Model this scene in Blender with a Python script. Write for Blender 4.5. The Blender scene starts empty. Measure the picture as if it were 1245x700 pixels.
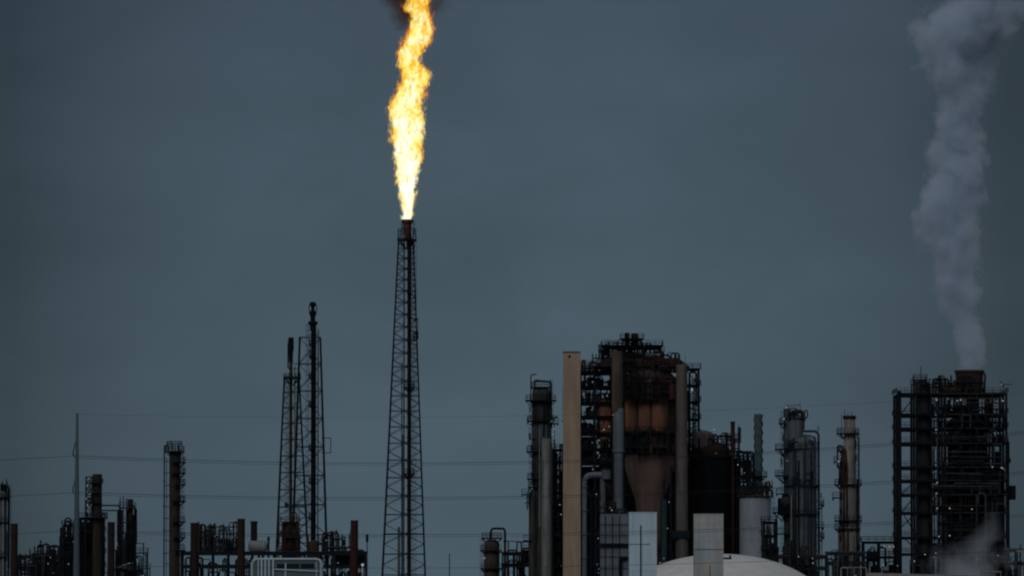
import bpy, math, random
from mathutils import Vector, Matrix
R = math.radians
PI = math.pi
scn = bpy.context.scene
COL = scn.collection
rnd = random.Random(7)

# ------------------------------------------------------------------ camera
F = 1245 * 200.0 / 36.0            # focal length in photograph pixels
CX, CY, HZ = 622.5, 350.0, 755.0   # picture centre and height of the horizon
PITCH = math.atan((HZ - CY) / F)
CAM_H = 10.0
cam = bpy.data.cameras.new('camera')
cam.lens = 200; cam.sensor_width = 36; cam.clip_start = 1; cam.clip_end = 60000
cam_o = bpy.data.objects.new('camera', cam); COL.objects.link(cam_o)
cam_o.location = (0, 0, CAM_H); cam_o.rotation_euler = (PI / 2 + PITCH, 0, 0)
scn.camera = cam_o

# ------------------------------------------------------------------ sky, sun, exposure
SUN_EL, SUN_AZ = R(32), R(205)     # azimuth: clockwise from +Y; the light comes from behind the camera, left
w = bpy.data.worlds.new('World'); scn.world = w; w.use_nodes = True
nt = w.node_tree; nt.nodes.clear()
def N(nt, typ, **kw):
    n = nt.nodes.new(typ)
    for k_, v_ in kw.items(): setattr(n, k_, v_)
    return n
def mth(nt, op, a, b=None, c=None, clamp=False):
    n = nt.nodes.new('ShaderNodeMath'); n.operation = op; n.use_clamp = clamp
    for i, s in enumerate((a, b, c)):
        if s is None: continue
        if isinstance(s, (int, float)): n.inputs[i].default_value = s
        else: nt.links.new(s, n.inputs[i])
    return n.outputs[0]
def ramp(nt, fac, stops, interp='LINEAR'):
    n = nt.nodes.new('ShaderNodeValToRGB'); cr = n.color_ramp; cr.interpolation = interp
    while len(cr.elements) < len(stops): cr.elements.new(0.5)
    for e, (p_, c_) in zip(cr.elements, stops):
        e.position = p_; e.color = (*c_, 1) if len(c_) == 3 else c_
    nt.links.new(fac, n.inputs[0]); return n.outputs[0]
tc = N(nt, 'ShaderNodeTexCoord')
sep = N(nt, 'ShaderNodeSeparateXYZ'); nt.links.new(tc.outputs['Generated'], sep.inputs[0])
grad = ramp(nt, sep.outputs[2], [(0.0, (.0655, .102, .131)), (.030, (.0645, .100, .129)), (.058, (.0590, .0925, .121)),
                                 (.085, (.0555, .086, .114)), (.112, (.0515, .0795, .107)), (.20, (.055, .078, .098)),
                                 (.45, (.20, .235, .265)), (1.0, (.32, .36, .39))])
mp = N(nt, 'ShaderNodeMapping'); mp.inputs['Scale'].default_value = (10, 10, 26); mp.inputs['Location'].default_value = (3.1, 0, 1.7)
nt.links.new(tc.outputs['Generated'], mp.inputs[0])
no = N(nt, 'ShaderNodeTexNoise'); no.inputs['Scale'].default_value = 1.0; no.inputs['Detail'].default_value = 5; no.inputs['Roughness'].default_value = .55
nt.links.new(mp.outputs[0], no.inputs['Vector'])
mp2 = N(nt, 'ShaderNodeMapping'); mp2.inputs['Scale'].default_value = (22, 22, 38); mp2.inputs['Location'].default_value = (.4, 2, 5.2)
nt.links.new(tc.outputs['Generated'], mp2.inputs[0])
no2 = N(nt, 'ShaderNodeTexNoise'); no2.inputs['Scale'].default_value = 1.0; no2.inputs['Detail'].default_value = 4; no2.inputs['Roughness'].default_value = .5; no2.inputs['Distortion'].default_value = .6
nt.links.new(mp2.outputs[0], no2.inputs['Vector'])
streak = mth(nt, 'ADD', mth(nt, 'MULTIPLY_ADD', no.outputs[0], .42, .51), mth(nt, 'MULTIPLY', no2.outputs[0], .44))
# the cloud deck is a little thinner (brighter) straight ahead and much brighter behind the camera
lobe = mth(nt, 'MULTIPLY_ADD', mth(nt, 'POWER', mth(nt, 'ABSOLUTE', sep.outputs[0]), 3.4), -1900.0, 1.03)
lobe = mth(nt, 'MAXIMUM', lobe, .55)
back = mth(nt, 'MULTIPLY_ADD', mth(nt, 'MAXIMUM', mth(nt, 'MULTIPLY', sep.outputs[1], -1.0), 0.0), 1.6, 1.0)
fac = mth(nt, 'MULTIPLY', mth(nt, 'MULTIPLY', streak, lobe), back)
vm = N(nt, 'ShaderNodeVectorMath', operation='SCALE'); nt.links.new(grad, vm.inputs[0]); nt.links.new(fac, vm.inputs['Scale'])
bg1 = N(nt, 'ShaderNodeBackground'); nt.links.new(vm.outputs[0], bg1.inputs[0]); bg1.inputs[1].default_value = 1.0
sky = N(nt, 'ShaderNodeTexSky', sky_type='NISHITA', sun_disc=False, sun_elevation=SUN_EL, sun_rotation=SUN_AZ)
bg2 = N(nt, 'ShaderNodeBackground'); nt.links.new(sky.outputs[0], bg2.inputs[0]); bg2.inputs[1].default_value = .05
mix = N(nt, 'ShaderNodeMixShader'); mix.inputs[0].default_value = .02
nt.links.new(bg1.outputs[0], mix.inputs[1]); nt.links.new(bg2.outputs[0], mix.inputs[2])
out = N(nt, 'ShaderNodeOutputWorld'); nt.links.new(mix.outputs[0], out.inputs[0])

sl = bpy.data.lights.new('sun', 'SUN'); sl.energy = .5; sl.angle = R(30); sl.color = (1, .985, .965)
so = bpy.data.objects.new('sun', sl); COL.objects.link(so)
sd = Vector((math.sin(SUN_AZ) * math.cos(SUN_EL), math.cos(SUN_AZ) * math.cos(SUN_EL), math.sin(SUN_EL)))
so.rotation_euler = sd.to_track_quat('Z', 'Y').to_euler(); so.location = (0, 0, 400)

vs = scn.view_settings
vs.view_transform = 'Standard'; vs.look = 'None'; vs.exposure = 0; vs.gamma = 1; vs.use_curve_mapping = False
scn.display_settings.display_device = 'sRGB'
scn.cycles.filter_width = 2.2
scn.cycles.use_denoising = True
scn.cycles.volume_bounces = 5
scn.cycles.max_bounces = 8; scn.cycles.diffuse_bounces = 3
scn.cycles.volume_max_steps = 512

# ------------------------------------------------------------------ helpers
def zpy(py, Y): return CAM_H + Y * math.tan(PITCH + math.atan((CY - py) / F))
_v0 = (CY - 560) / F
def kx(Y): return Y / (math.cos(PITCH) - _v0 * math.sin(PITCH)) / F      # metres per photograph pixel at distance Y

class MB:
    """collects geometry for ONE mesh; points are (px, py, d) of the owning thing, d = depth in pixels"""
    def __init__(s, t): s.t = t; s.v = []; s.f = []
    def add(s, vs_, fs): 
        b = len(s.v); s.v += [tuple(x) for x in vs_]; s.f += [tuple(b + i for i in f) for f in fs]; return s
    def P(s, p): return s.t.p(*p)
    def box(s, x0, y0, x1, y1, d0, d1):
        a = s.P((x0, y1, d0)); b = s.P((x1, y0, d1))
        vs_ = [(x, y, z) for z in (a.z, b.z) for y in (a.y, b.y) for x in (a.x, b.x)]
        return s.add(vs_, [(0,2,3,1),(4,5,7,6),(0,1,5,4),(2,6,7,3),(0,4,6,2),(1,3,7,5)])
    def bar(s, p, q, wpx, hpx=None):
        p = s.P(p); q = s.P(q); k = s.t.k; a = (q - p)
        if a.length < 1e-6: return s
        a.normalize(); up = Vector((0, 0, 1)) if abs(a.z) < .95 else Vector((0, 1, 0))
        u = a.cross(up).normalized(); v_ = u.cross(a).normalized()
        u *= wpx * k / 2; v_ *= (hpx or wpx) * k / 2
        vs_ = [c + su * u + sv * v_ for c in (p, q) for su, sv in ((-1,-1),(1,-1),(1,1),(-1,1))]
        return s.add(vs_, [(0,1,2,3),(7,6,5,4),(0,4,5,1),(1,5,6,2),(2,6,7,3),(3,7,4,0)])
    def tube(s, pts, r, n=8):
        pts = [s.P(p) for p in pts]; k = s.t.k; vs_ = []; fs = []
        r = [r] * len(pts) if isinstance(r, (int, float)) else r
        for i, p in enumerate(pts):
            a = (pts[min(i + 1, len(pts) - 1)] - pts[max(i - 1, 0)]).normalized()
            up = Vector((0, 0, 1)) if abs(a.z) < .9 else Vector((0, 1, 0))
            u = a.cross(up).normalized(); v_ = u.cross(a).normalized()
            for j in range(n):
                an = 2 * PI * j / n
                vs_.append(p + (u * math.cos(an) + v_ * math.sin(an)) * r[i] * k)
        for i in range(len(pts) - 1):
            for j in range(n):
                a0 = i * n + j; a1 = i * n + (j + 1) % n
                fs.append((a0, a1, a1 + n, a0 + n))
        fs.append(tuple(range(n - 1, -1, -1))); fs.append(tuple(range((len(pts) - 1) * n, len(pts) * n)))
        return s.add(vs_, fs)
    def lathe(s, px, d, prof, n=28):
        k = s.t.k; vs_ = []; fs = []
        for py, r in prof:
            c = s.P((px, py, d))
            for j in range(n):
                an = 2 * PI * j / n
                vs_.append((c.x + r * k * math.cos(an), c.y + r * k * math.sin(an), c.z))
        m = len(prof)
        for i in range(m - 1):
            for j in range(n):
                a0 = i * n + j; a1 = i * n + (j + 1) % n
                fs.append((a0, a0 + n, a1 + n, a1))
        fs.append(tuple(range(n))); fs.append(tuple(range(m * n - 1, (m - 1) * n - 1, -1)))
        return s.add(vs_, fs)
    def dome(s, px, d, py, r, h, up=True, n=24, rings=5):
        prof = [(py - h * math.sin(PI / 2 * i / rings), max(r * math.cos(PI / 2 * i / rings), .02 * r)) for i in range(rings, -1, -1)]
        return prof
    def ball(s, p, r, n=8):
        c = s.P(p); k = s.t.k; vs_ = []; fs = []; m = 5
        for i in range(m + 1):
            th = PI * i / m
            for j in range(n):
                an = 2 * PI * j / n
                vs_.append((c.x + r * k * (math.sin(th) + .001) * math.cos(an), c.y + r * k * (math.sin(th) + .001) * math.sin(an), c.z + r * k * math.cos(th)))
        for i in range(m):
            for j in range(n):
                a0 = i * n + j; a1 = i * n + (j + 1) % n
                fs.append((a0, a0 + n, a1 + n, a1))
        return s.add(vs_, fs)
    def build(s, name, m, parent=None):
        me = bpy.data.meshes.new(name); me.from_pydata(s.v, [], s.f); me.validate(); me.update()
        me.polygons.foreach_set('use_smooth', [True] * len(me.polygons)); me.set_sharp_from_angle(angle=R(34))
        me.materials.append(m)
        o = bpy.data.objects.new(name, me); COL.objects.link(o)
        if parent is None: parent = s.t.o
        o.parent = parent
        if parent is not s.t.o: o.location = -Vector(parent.location) if parent.parent else (0, 0, 0)
        return o

class T:
    """a thing: an Empty at its base that parents its parts"""
    def __init__(s, name, label, cat, px, Y, group=None, kind=None, z=0.0):
        s.Y = Y; s.k = kx(Y); s.px = px
        s.loc = Vector(((px - CX) * s.k, Y, z))
        s.o = bpy.data.objects.new(name, None); COL.objects.link(s.o); s.o.location = s.loc
        s.o.empty_display_size = .5
        s.o['label'] = label; s.o['category'] = cat
        if group: s.o['group'] = group
        if kind: s.o['kind'] = kind
        # picture height of the ground at this distance
        lo, hi = 700.0, 1200.0
        for _ in range(40):
            mid = (lo + hi) / 2
            if zpy(mid, Y) > 0: lo = mid
            else: hi = mid
        s.g = lo
    def p(s, px, py, d=0.0): return Vector(((px - s.px) * s.k, d * s.k, zpy(py, s.Y) - s.loc.z))
    def mb(s): return MB(s)
    def m2p(s, m): return m / s.k      # metres to pixels

# ------------------------------------------------------------------ materials
def mat(name, col, col2=None, rough=.7, rust=0.0, rustcol=(.10, .045, .022), metal=0.0, streak=1.0, scale=.25, plates=None):
    m = bpy.data.materials.new(name); m.use_nodes = True; nt = m.node_tree
    b = nt.nodes['Principled BSDF']; b.inputs['Roughness'].default_value = rough; b.inputs['Metallic'].default_value = metal; b.inputs['Specular IOR Level'].default_value = .5 if metal else max(.06, min(.45, sum(col) / 3 * 1.2))
    tc = N(nt, 'ShaderNodeTexCoord'); inf = N(nt, 'ShaderNodeObjectInfo')
    ad = N(nt, 'ShaderNodeVectorMath', operation='ADD'); nt.links.new(tc.outputs['Object'], ad.inputs[0])
    rv = N(nt, 'ShaderNodeCombineXYZ')
    for i in range(3): nt.links.new(mth(nt, 'MULTIPLY', inf.outputs['Random'], 37.0 + 11 * i), rv.inputs[i])
    nt.links.new(rv.outputs[0], ad.inputs[1])
    mp = N(nt, 'ShaderNodeMapping'); mp.inputs['Scale'].default_value = (1, 1, .14 if streak else 1); nt.links.new(ad.outputs[0], mp.inputs[0])
    n1 = N(nt, 'ShaderNodeTexNoise'); n1.inputs['Scale'].default_value = scale * 3; n1.inputs['Detail'].default_value = 6; n1.inputs['Roughness'].default_value = .62
    nt.links.new(mp.outputs[0], n1.inputs['Vector'])
    n2 = N(nt, 'ShaderNodeTexNoise'); n2.inputs['Scale'].default_value = scale; n2.inputs['Detail'].default_value = 7; n2.inputs['Roughness'].default_value = .65
    nt.links.new(ad.outputs[0], n2.inputs['Vector'])
    c2 = col2 or tuple(x * .55 for x in col)
    f1 = mth(nt, 'MULTIPLY_ADD', n1.outputs[0], 2.6, -.85, clamp=True)
    mx = N(nt, 'ShaderNodeMix', data_type='RGBA'); nt.links.new(f1, mx.inputs[0]); mx.inputs[6].default_value = (*c2, 1); mx.inputs[7].default_value = (*col, 1)
    cur = mx.outputs[2]
    if plates:       # sheet panels, each a slightly different tone
        br = N(nt, 'ShaderNodeTexBrick'); br.offset = 0.5
        sx = N(nt, 'ShaderNodeSeparateXYZ'); nt.links.new(tc.outputs['Object'], sx.inputs[0])
        cb = N(nt, 'ShaderNodeCombineXYZ'); nt.links.new(mth(nt, 'ADD', sx.outputs[0], sx.outputs[1]), cb.inputs[0]); nt.links.new(sx.outputs[2], cb.inputs[1])
        nt.links.new(cb.outputs[0], br.inputs['Vector'])
        br.inputs['Scale'].default_value = 1; br.inputs['Brick Width'].default_value = plates[0]; br.inputs['Row Height'].default_value = plates[1]
        br.inputs['Mortar Size'].default_value = plates[2]; br.inputs['Mortar Smooth'].default_value = .3
        br.inputs['Color1'].default_value = (*plates[3], 1); br.inputs['Color2'].default_value = (*plates[4], 1); br.inputs['Mortar'].default_value = (.42, .42, .42, 1)
        m3 = N(nt, 'ShaderNodeMix', data_type='RGBA', blend_type='MULTIPLY'); m3.inputs[0].default_value = 1
        nt.links.new(cur, m3.inputs[6]); nt.links.new(br.outputs[0], m3.inputs[7]); cur = m3.outputs[2]
    if rust > 0:
        lo = .72 - .42 * rust
        f2 = mth(nt, 'MULTIPLY', mth(nt, 'SUBTRACT', mth(nt, 'MULTIPLY_ADD', n2.outputs[0], .6, mth(nt, 'MULTIPLY', n1.outputs[0], .4)), lo), 7.0, clamp=True)
        m2 = N(nt, 'ShaderNodeMix', data_type='RGBA'); nt.links.new(f2, m2.inputs[0]); nt.links.new(cur, m2.inputs[6]); m2.inputs[7].default_value = (*rustcol, 1)
        cur = m2.outputs[2]
    nt.links.new(cur, b.inputs['Base Color'])
    nt.links.new(mth(nt, 'MULTIPLY_ADD', n2.outputs[0], .3, rough - .15, clamp=True), b.inputs['Roughness'])
    return m
def emit(name, col, s):
    m = bpy.data.materials.new(name); m.use_nodes = True; b = m.node_tree.nodes['Principled BSDF']
    b.inputs['Base Color'].default_value = (.05, .05, .05, 1); b.inputs['Emission Color'].default_value = (*col, 1); b.inputs['Emission Strength'].default_value = s
    return m
STEEL = mat('dark steel', (.019, .024, .030), (.010, .013, .017), rust=.25, rustcol=(.032, .019, .014))
STEEL2 = mat('galvanised steel', (.05, .058, .066), rust=.15)
IRON = mat('sooty iron', (.0105, .0135, .0175), rust=.25, rustcol=(.020, .013, .010))
RUSTY = mat('rusty steel', (.062, .036, .026), (.028, .019, .016), rust=.45, rustcol=(.085, .036, .020))
BROWN = mat('brown stack', (.038, .023, .019), (.022, .015, .013), rust=.3, rustcol=(.046, .025, .018))
PURPLE = mat('dull purple brown', (.028, .022, .030), rust=.1)
REDST = mat('red brown stack', (.052, .022, .020), (.036, .016, .015), rust=.2)
OLIVE = mat('olive brown shell', (.052, .040, .030), (.026, .022, .018), rust=.35, rustcol=(.05,.028,.018))
TAN = mat('tan paint', (.38, .28, .195), (.27, .195, .14), rough=.75, rust=.20, rustcol=(.20, .14, .10))
GREYSH = mat('grey insulation', (.125, .14, .155), (.06, .07, .08), rust=.12, rustcol=(.09, .07, .055))
PALE = mat('pale cladding', (.26, .27, .27), (.18, .185, .18), rust=.15, rustcol=(.17, .13, .10))
PALEB = mat('weathered buff shell', (.33, .30, .275), (.12, .10, .09), rust=.40, rustcol=(.11, .052, .032))
SILVER = mat('aluminium jacket', (.21, .235, .27), (.12, .135, .155), rough=.55, metal=.15, rust=.25, rustcol=(.085, .075, .07))
BLUEST = mat('blue grey paint', (.085, .125, .14), (.065, .10, .115), rust=.05)
WHITE = mat('white cladding', (.52, .64, .72), (.44, .55, .63), rough=.6, rust=.07, rustcol=(.38, .36, .33), plates=(3.6, 6.4, .03, (1, 1, 1), (.9, .92, .93)))
WHITE2 = mat('weathered white cladding', (.50, .51, .50), (.38, .37, .35), rough=.6, rust=.3, rustcol=(.30, .25, .20), plates=(1.9, 3.1, .02, (.78, .90, 1.0), (1.0, .87, .77)))
DOMEW = mat('white dome paint', (.66, .635, .615), (.52, .49, .47), rough=.6, rust=.42, rustcol=(.42, .36, .325), streak=0, scale=.16)
WTANK = mat('white tank shell', (.27, .30, .33), (.20, .225, .25), rust=.22, rustcol=(.16, .12, .10))
WFRAME = mat('white frame', (.50, .60, .66), (.38, .47, .53), rust=.05)
RUSTO = mat('orange rust insulation', (.33, .135, .075), (.11, .055, .042), rust=.45, rustcol=(.40, .145, .065), scale=.14)
PINKB = mat('pinkish brown shell', (.24, .15, .125), (.10, .072, .062), rust=.42, rustcol=(.20, .10, .075), scale=.14)
PINKD = mat('dull pink dome', (.13, .10, .105), (.08, .062, .066), rust=.2)
BLACKV = mat('black vessel', (.010, .011, .013), rust=.1, rustcol=(.018, .012, .010))
GLASS = mat('dark window', (.02, .026, .028), rough=.25, streak=0)
WIRE = mat('wire', (.03, .036, .042), rough=.6)
TEAL = mat('teal jacket', (.035, .075, .085), rust=.1)
GROUND = mat('gravel ground', (.055, .052, .045), (.035, .036, .030), streak=0, rough=.95, scale=.05, rust=.3, rustcol=(.04, .05, .03))
ASPH = mat('asphalt', (.05, .05, .05), streak=0, rough=.9)
LAMPW = emit('cool lamp', (.9, .95, 1.0), .34)
LAMPY = emit('warm lamp', (1.0, .82, .55), .5)
LAMPD = emit('dim lamp', (.95, .9, .85), .2)
LAMPR = emit('pink lamp', (1.0, .55, .5), .45)

# ------------------------------------------------------------------ generic builders
def rail_ring(mb, px, d, py, r, a0=0, a1=360, h=None, n=None):
    k = mb.t.k; h = h or 1.15 / k; n = n or max(6, int((a1 - a0) / 22)); b = .085 / k
    pts = [(px + r * math.cos(R(a0 + (a1 - a0) * i / n)), py, d + r * math.sin(R(a0 + (a1 - a0) * i / n))) for i in range(n + 1)]
    for i, p in enumerate(pts):
        mb.bar((p[0], p[1], p[2]), (p[0], p[1] - h, p[2]), b)
    for hh in (h, h * .5):
        for p, q in zip(pts, pts[1:]): mb.bar((p[0], py - hh, p[2]), (q[0], py - hh, q[2]), b)
def rail_rect(mb, x0, x1, d0, d1, py, h=None):
    k = mb.t.k; h = h or 1.15 / k; b = .085 / k
    for dd in (d0, d1):
        n = max(1, int((x1 - x0) / 9))
        for i in range(n + 1):
            x = x0 + (x1 - x0) * i / n; mb.bar((x, py, dd), (x, py - h, dd), b)
        for hh in (h, h * .5): mb.bar((x0, py - hh, dd), (x1, py - hh, dd), b)
    for xx in (x0, x1):
        n = max(1, int((d1 - d0) / 9))
        for i in range(1, n): 
            dd = d0 + (d1 - d0) * i / n; mb.bar((xx, py, dd), (xx, py - h, dd), b)
        for hh in (h, h * .5): mb.bar((xx, py - hh, d0), (xx, py - hh, d1), b)
def platform(t, px, d, py, rin, rout, a0=0, a1=360, m=None, railm=None):
    """ring or arc platform with brackets, its railing a sub-part"""
    mb = t.mb(); n = max(6, int((a1 - a0) / 15)); th = .3 / t.k; k = t.k; vs_ = []; fs = []
    for i in range(n + 1):
        an = R(a0 + (a1 - a0) * i / n)
        for r in (rin, rout):
            for y in (py, py + th):
                vs_.append(t.p(px + r * math.cos(an), y, d + r * math.sin(an)))
    for i in range(n):
        b = i * 4; c = b + 4
        fs += [(b, b + 2, c + 2, c), (b + 1, c + 1, c + 3, b + 3), (b + 2, b + 3, c + 3, c + 2), (b, c, c + 1, b + 1)]
    fs += [(0, 1, 3, 2), (n * 4, n * 4 + 2, n * 4 + 3, n * 4 + 1)]
    mb.add(vs_, fs)
    nb = max(2, int((a1 - a0) / 45))
    for i in range(nb + 1):
        an = R(a0 + (a1 - a0) * (i + .02) / (nb + .04)); c, s_ = math.cos(an), math.sin(an)
        mb.bar((px + rout * .95 * c, py + th, d + rout * .95 * s_), (px + rin * c, py + th + (rout - rin) * .8, d + rin * s_), .18 / k)
    o = mb.build('platform', m or STEEL)
    rb = t.mb(); rail_ring(rb, px, d, py, rout - .1 / k, a0, a1); rb.build('railing', railm or STEEL, o)
    return o
def ladder(t, px, d, py0, py1, ang=270, cage=True, m=None):
    mb = t.mb(); k = t.k; b = .09 / k; hw = .3 / k; ca, sa = math.cos(R(ang)), math.sin(R(ang)); tx, td = -sa, ca
    for s_ in (-1, 1): mb.bar((px + tx * hw * s_, py0, d + td * hw * s_), (px + tx * hw * s_, py1, d + td * hw * s_), b)
    n = int(abs(py1 - py0) * k / .6)
    for i in range(n):
        y = py0 + (py1 - py0) * (i + .5) / n; mb.bar((px - tx * hw, y, d - td * hw), (px + tx * hw, y, d + td * hw), b * .8)
    if cage:
        r = .42 / k; n = max(2, int(abs(py1 - py0) * k / 1.3)); cxp, cd = px + ca * r, d + sa * r
        for i in range(n + 1):
            y = py0 + (py1 - py0) * i / n
            for j in range(8):
                A = 2 * PI * j / 8; B = 2 * PI * (j + 1) / 8
                mb.bar((cxp + r * math.cos(A), y, cd + r * math.sin(A)), (cxp + r * math.cos(B), y, cd + r * math.sin(B)), b * .8)
        for j in range(0, 8, 2):
            A = 2 * PI * j / 8
            mb.bar((cxp + r * math.cos(A), py0, cd + r * math.sin(A)), (cxp + r * math.cos(A), py1, cd + r * math.sin(A)), b * .7)
    return mb.build('ladder', m or STEEL)
def bend(pts, rad=4, n=4):
    """round the corners of a pipe run"""
    out = [pts[0]]
    for a, b, c in zip(pts, pts[1:], pts[2:]):
        A, B, C = Vector(a), Vector(b), Vector(c)
        r = min(rad, (A - B).length * .45, (C - B).length * .45)
        p0 = B + (A - B).normalized() * r; p1 = B + (C - B).normalized() * r
        for i in range(n + 1):
            u = i / n; out.append(tuple((1 - u) ** 2 * p0 + 2 * u * (1 - u) * B + u * u * p1))
    out.append(pts[-1]); return out
def pipe(t, pts, r, m=None, name='pipe', flange=True, rad=4):
    mb = t.mb(); P_ = bend(pts, rad) if len(pts) > 2 else pts; mb.tube(P_, r, 8)
    if flange:
        for a, b in zip(pts, pts[1:]):
            A, B = Vector(a), Vector(b); L = (B - A).length
            n = int(L / 28)
            for i in range(n):
                c = A.lerp(B, (i + .5) / n); dd = (B - A).normalized() * .5
                mb.tube([tuple(c - dd), tuple(c + dd)], r * 1.45 + .15, 8)
    return mb.build(name, m or STEEL)
def lamp(t, px, py, d=0, m=None, r=.17):
    mb = t.mb(); k = t.k; mb.ball((px, py, d), r / k); o = mb.build('lamp', m or LAMPW); return o
def vessel_prof(top, bot, r, head=.5, rings=5):
    h = r * head
    pr = [(top + h - h * math.sin(PI / 2 * (rings - i) / rings), max(.03 * r, r * math.cos(PI / 2 * (rings - i) / rings))) for i in range(rings + 1)]
    return pr + [(bot, r)]
def shell(t, px, d, top, bot, r, m, name='shell', head=.5, rings=True, n=28):
    mb = t.mb(); mb.lathe(px, d, vessel_prof(top, bot, r, head), n)
    if rings:
        y = top + r * head + 12
        while y < bot - 6:
            mb.lathe(px, d, [(y - .5, r * .98), (y - .5, r + .35), (y + .5, r + .35), (y + .5, r * .98)], n); y += rnd.uniform(16, 34)
    return mb.build(name, m)
def column(name, label, px, Y, r, top, m, cat='column', group=None, plats=(), ladders=(), pipes=(), head=.55, bot=None, lamps=(), davit=True, pm=None):
    t = T(name, label, cat, px, Y, group); bot = bot or t.g
    shell(t, px, 0, top, bot, r, m, head=head)
    for pl in plats:
        py, ro, a0, a1 = pl; platform(t, px, 0, py, r, ro, a0, a1, pm)
    for (x, d, y0, y1, an) in ladders: ladder(t, x, d, y0, y1, an)
    for (pts, rr, mm) in pipes: pipe(t, pts, rr, mm)
    for l in lamps: lamp(t, *l)
    if davit:
        mb = t.mb(); mb.tube(bend([(px - r * .3, top + 2, -r * .4), (px - r * .3, top - 8, -r * .4), (px + r * .4, top - 8, -r * .4)], 2), .35, 6); mb.build('davit', STEEL)
    return t
def frame(t, xs, ds, ys, bot=None, wp=.45, m=None, decks=True, rails=True, braces=(), skip=(), deckm=None, xbrace=True):
    """steel structure: posts, one floor part per level (its railing a sub-part), braces"""
    m = m or STEEL; k = t.k; bot = bot or t.g; wpx = wp / k
    for x in xs:
        for d in ds:
            t.mb().bar((x, bot, d), (x, min(ys), d), wpx).build('post', m)
    for li, y in enumerate(ys):
        mb = t.mb(); hb = .5 / k
        for d in ds: mb.box(xs[0], y, xs[-1], y + hb, d - .12 / k, d + .12 / k)
        for x in xs: mb.box(x - .12 / k, y + .02 / k, x + .12 / k, y + hb - .02 / k, ds[0] + .13 / k, ds[-1] - .13 / k)
        if decks: mb.box(xs[0] - .6 / k, y - .08 / k, xs[-1] + .6 / k, y - .005 / k, ds[0] - .6 / k, ds[-1] + .6 / k)
        o = mb.build('floor', deckm or m)
        if rails:
            rb = t.mb(); rail_rect(rb, xs[0] - .5 / k, xs[-1] + .5 / k, ds[0] - .5 / k, ds[-1] + .5 / k, y - .08 / k); rb.build('railing', m, o)
    for (x0, y0, x1, y1, d) in braces:
        t.mb().bar((x0, y0, d), (x1, y1, d), .22 / k).build('brace', m)
def valve_tree(t, px, d, top, bot, m=None):
    mb = t.mb(); r = rnd.uniform(.6, 1.2)
    mb.lathe(px, d, [(top, .05), (top, r * .6), (top + 2, r * .6), (top + 2, r * 1.6), (top + 3, r * 1.6), (top + 3, r * .7), (bot, r * .7)], 8)
    y = top + 5
    while y < bot - 2:
        mb.lathe(px, d, [(y, r * .5), (y, r * 1.7), (y + .8, r * 1.7), (y + .8, r * .5)], 8)
        if rnd.random() < .5: mb.tube([(px, y + 2, d), (px + rnd.choice((-1, 1)) * rnd.uniform(2.5, 5), y + 2, d)], r * .5, 6)
        y += rnd.uniform(4, 8)
    mb.build('valve', m or STEEL)
def small_platform(t, x0, x1, d0, d1, y, bot, m=None):
    m = m or STEEL; mb = t.mb(); k = t.k
    mb.box(x0, y, x1, y + .3 / k, d0, d1)
    for x in (x0 + .6, x1 - .6):
        for d in (d0 + .6, d1 - .6): mb.bar((x, y + .3 / k, d), (x, bot, d), .22 / k)
    o = mb.build('platform', m); rb = t.mb(); rail_rect(rb, x0, x1, d0, d1, y); rb.build('railing', m, o)
def equipment(t, x0, x1, ytop, bot, d0, d1, n, mats=None, seed=1, lamps=0, kinds='vprpgs'):
    """process gear standing in a strip of the plant"""
    global rnd
    keep = rnd; rnd = random.Random(seed); mats = mats or [STEEL, IRON, RUSTY, STEEL2]
    for i in range(n):
        x = rnd.uniform(x0, x1); d = rnd.uniform(d0, d1); top = ytop + (bot - ytop) * rnd.random() ** 1.4 * .75; kd = rnd.choice(kinds); mm = rnd.choice(mats)
        if kd == 'v': valve_tree(t, x, d, top, bot, mm)
        elif kd == 'p':
            dx = rnd.choice((-1, 1)) * rnd.uniform(4, 12); xe = min(max(x + dx, x0), x1); r = rnd.uniform(.5, 1.3)
            pipe(t, [(x, bot, d), (x, top, d), (xe, top, d), (xe, min(bot, top + rnd.uniform(8, 40)), d)], r, mm, rad=3)
        elif kd == 'r':
            y = rnd.uniform(top, bot - 3); xa = rnd.uniform(x0, x); xb = rnd.uniform(x, x1)
            if xb - xa > 4: pipe(t, [(xa, y, d), (xb, y, d)], rnd.uniform(.5, 1.1), mm)
        elif kd == 'g':
            r = rnd.uniform(2, 4.2); top2 = top + (bot - top) * .25
            shell(t, x, d, top2, bot, r, mm, 'drum', rings=True, n=14)
        elif kd == 's': wd = rnd.uniform(4, 8); small_platform(t, x - wd, x + wd, d, d + 8, top + (bot - top) * .3, bot, mm)
    for i in range((lamps + 1) // 2): lamp(t, rnd.uniform(x0, x1), rnd.uniform(ytop + 8, min(bot, 700)), d0 - 3, rnd.choice((LAMPW, LAMPW, LAMPW, LAMPY, LAMPD)), rnd.uniform(.07, .14))
    rnd = keep
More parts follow.
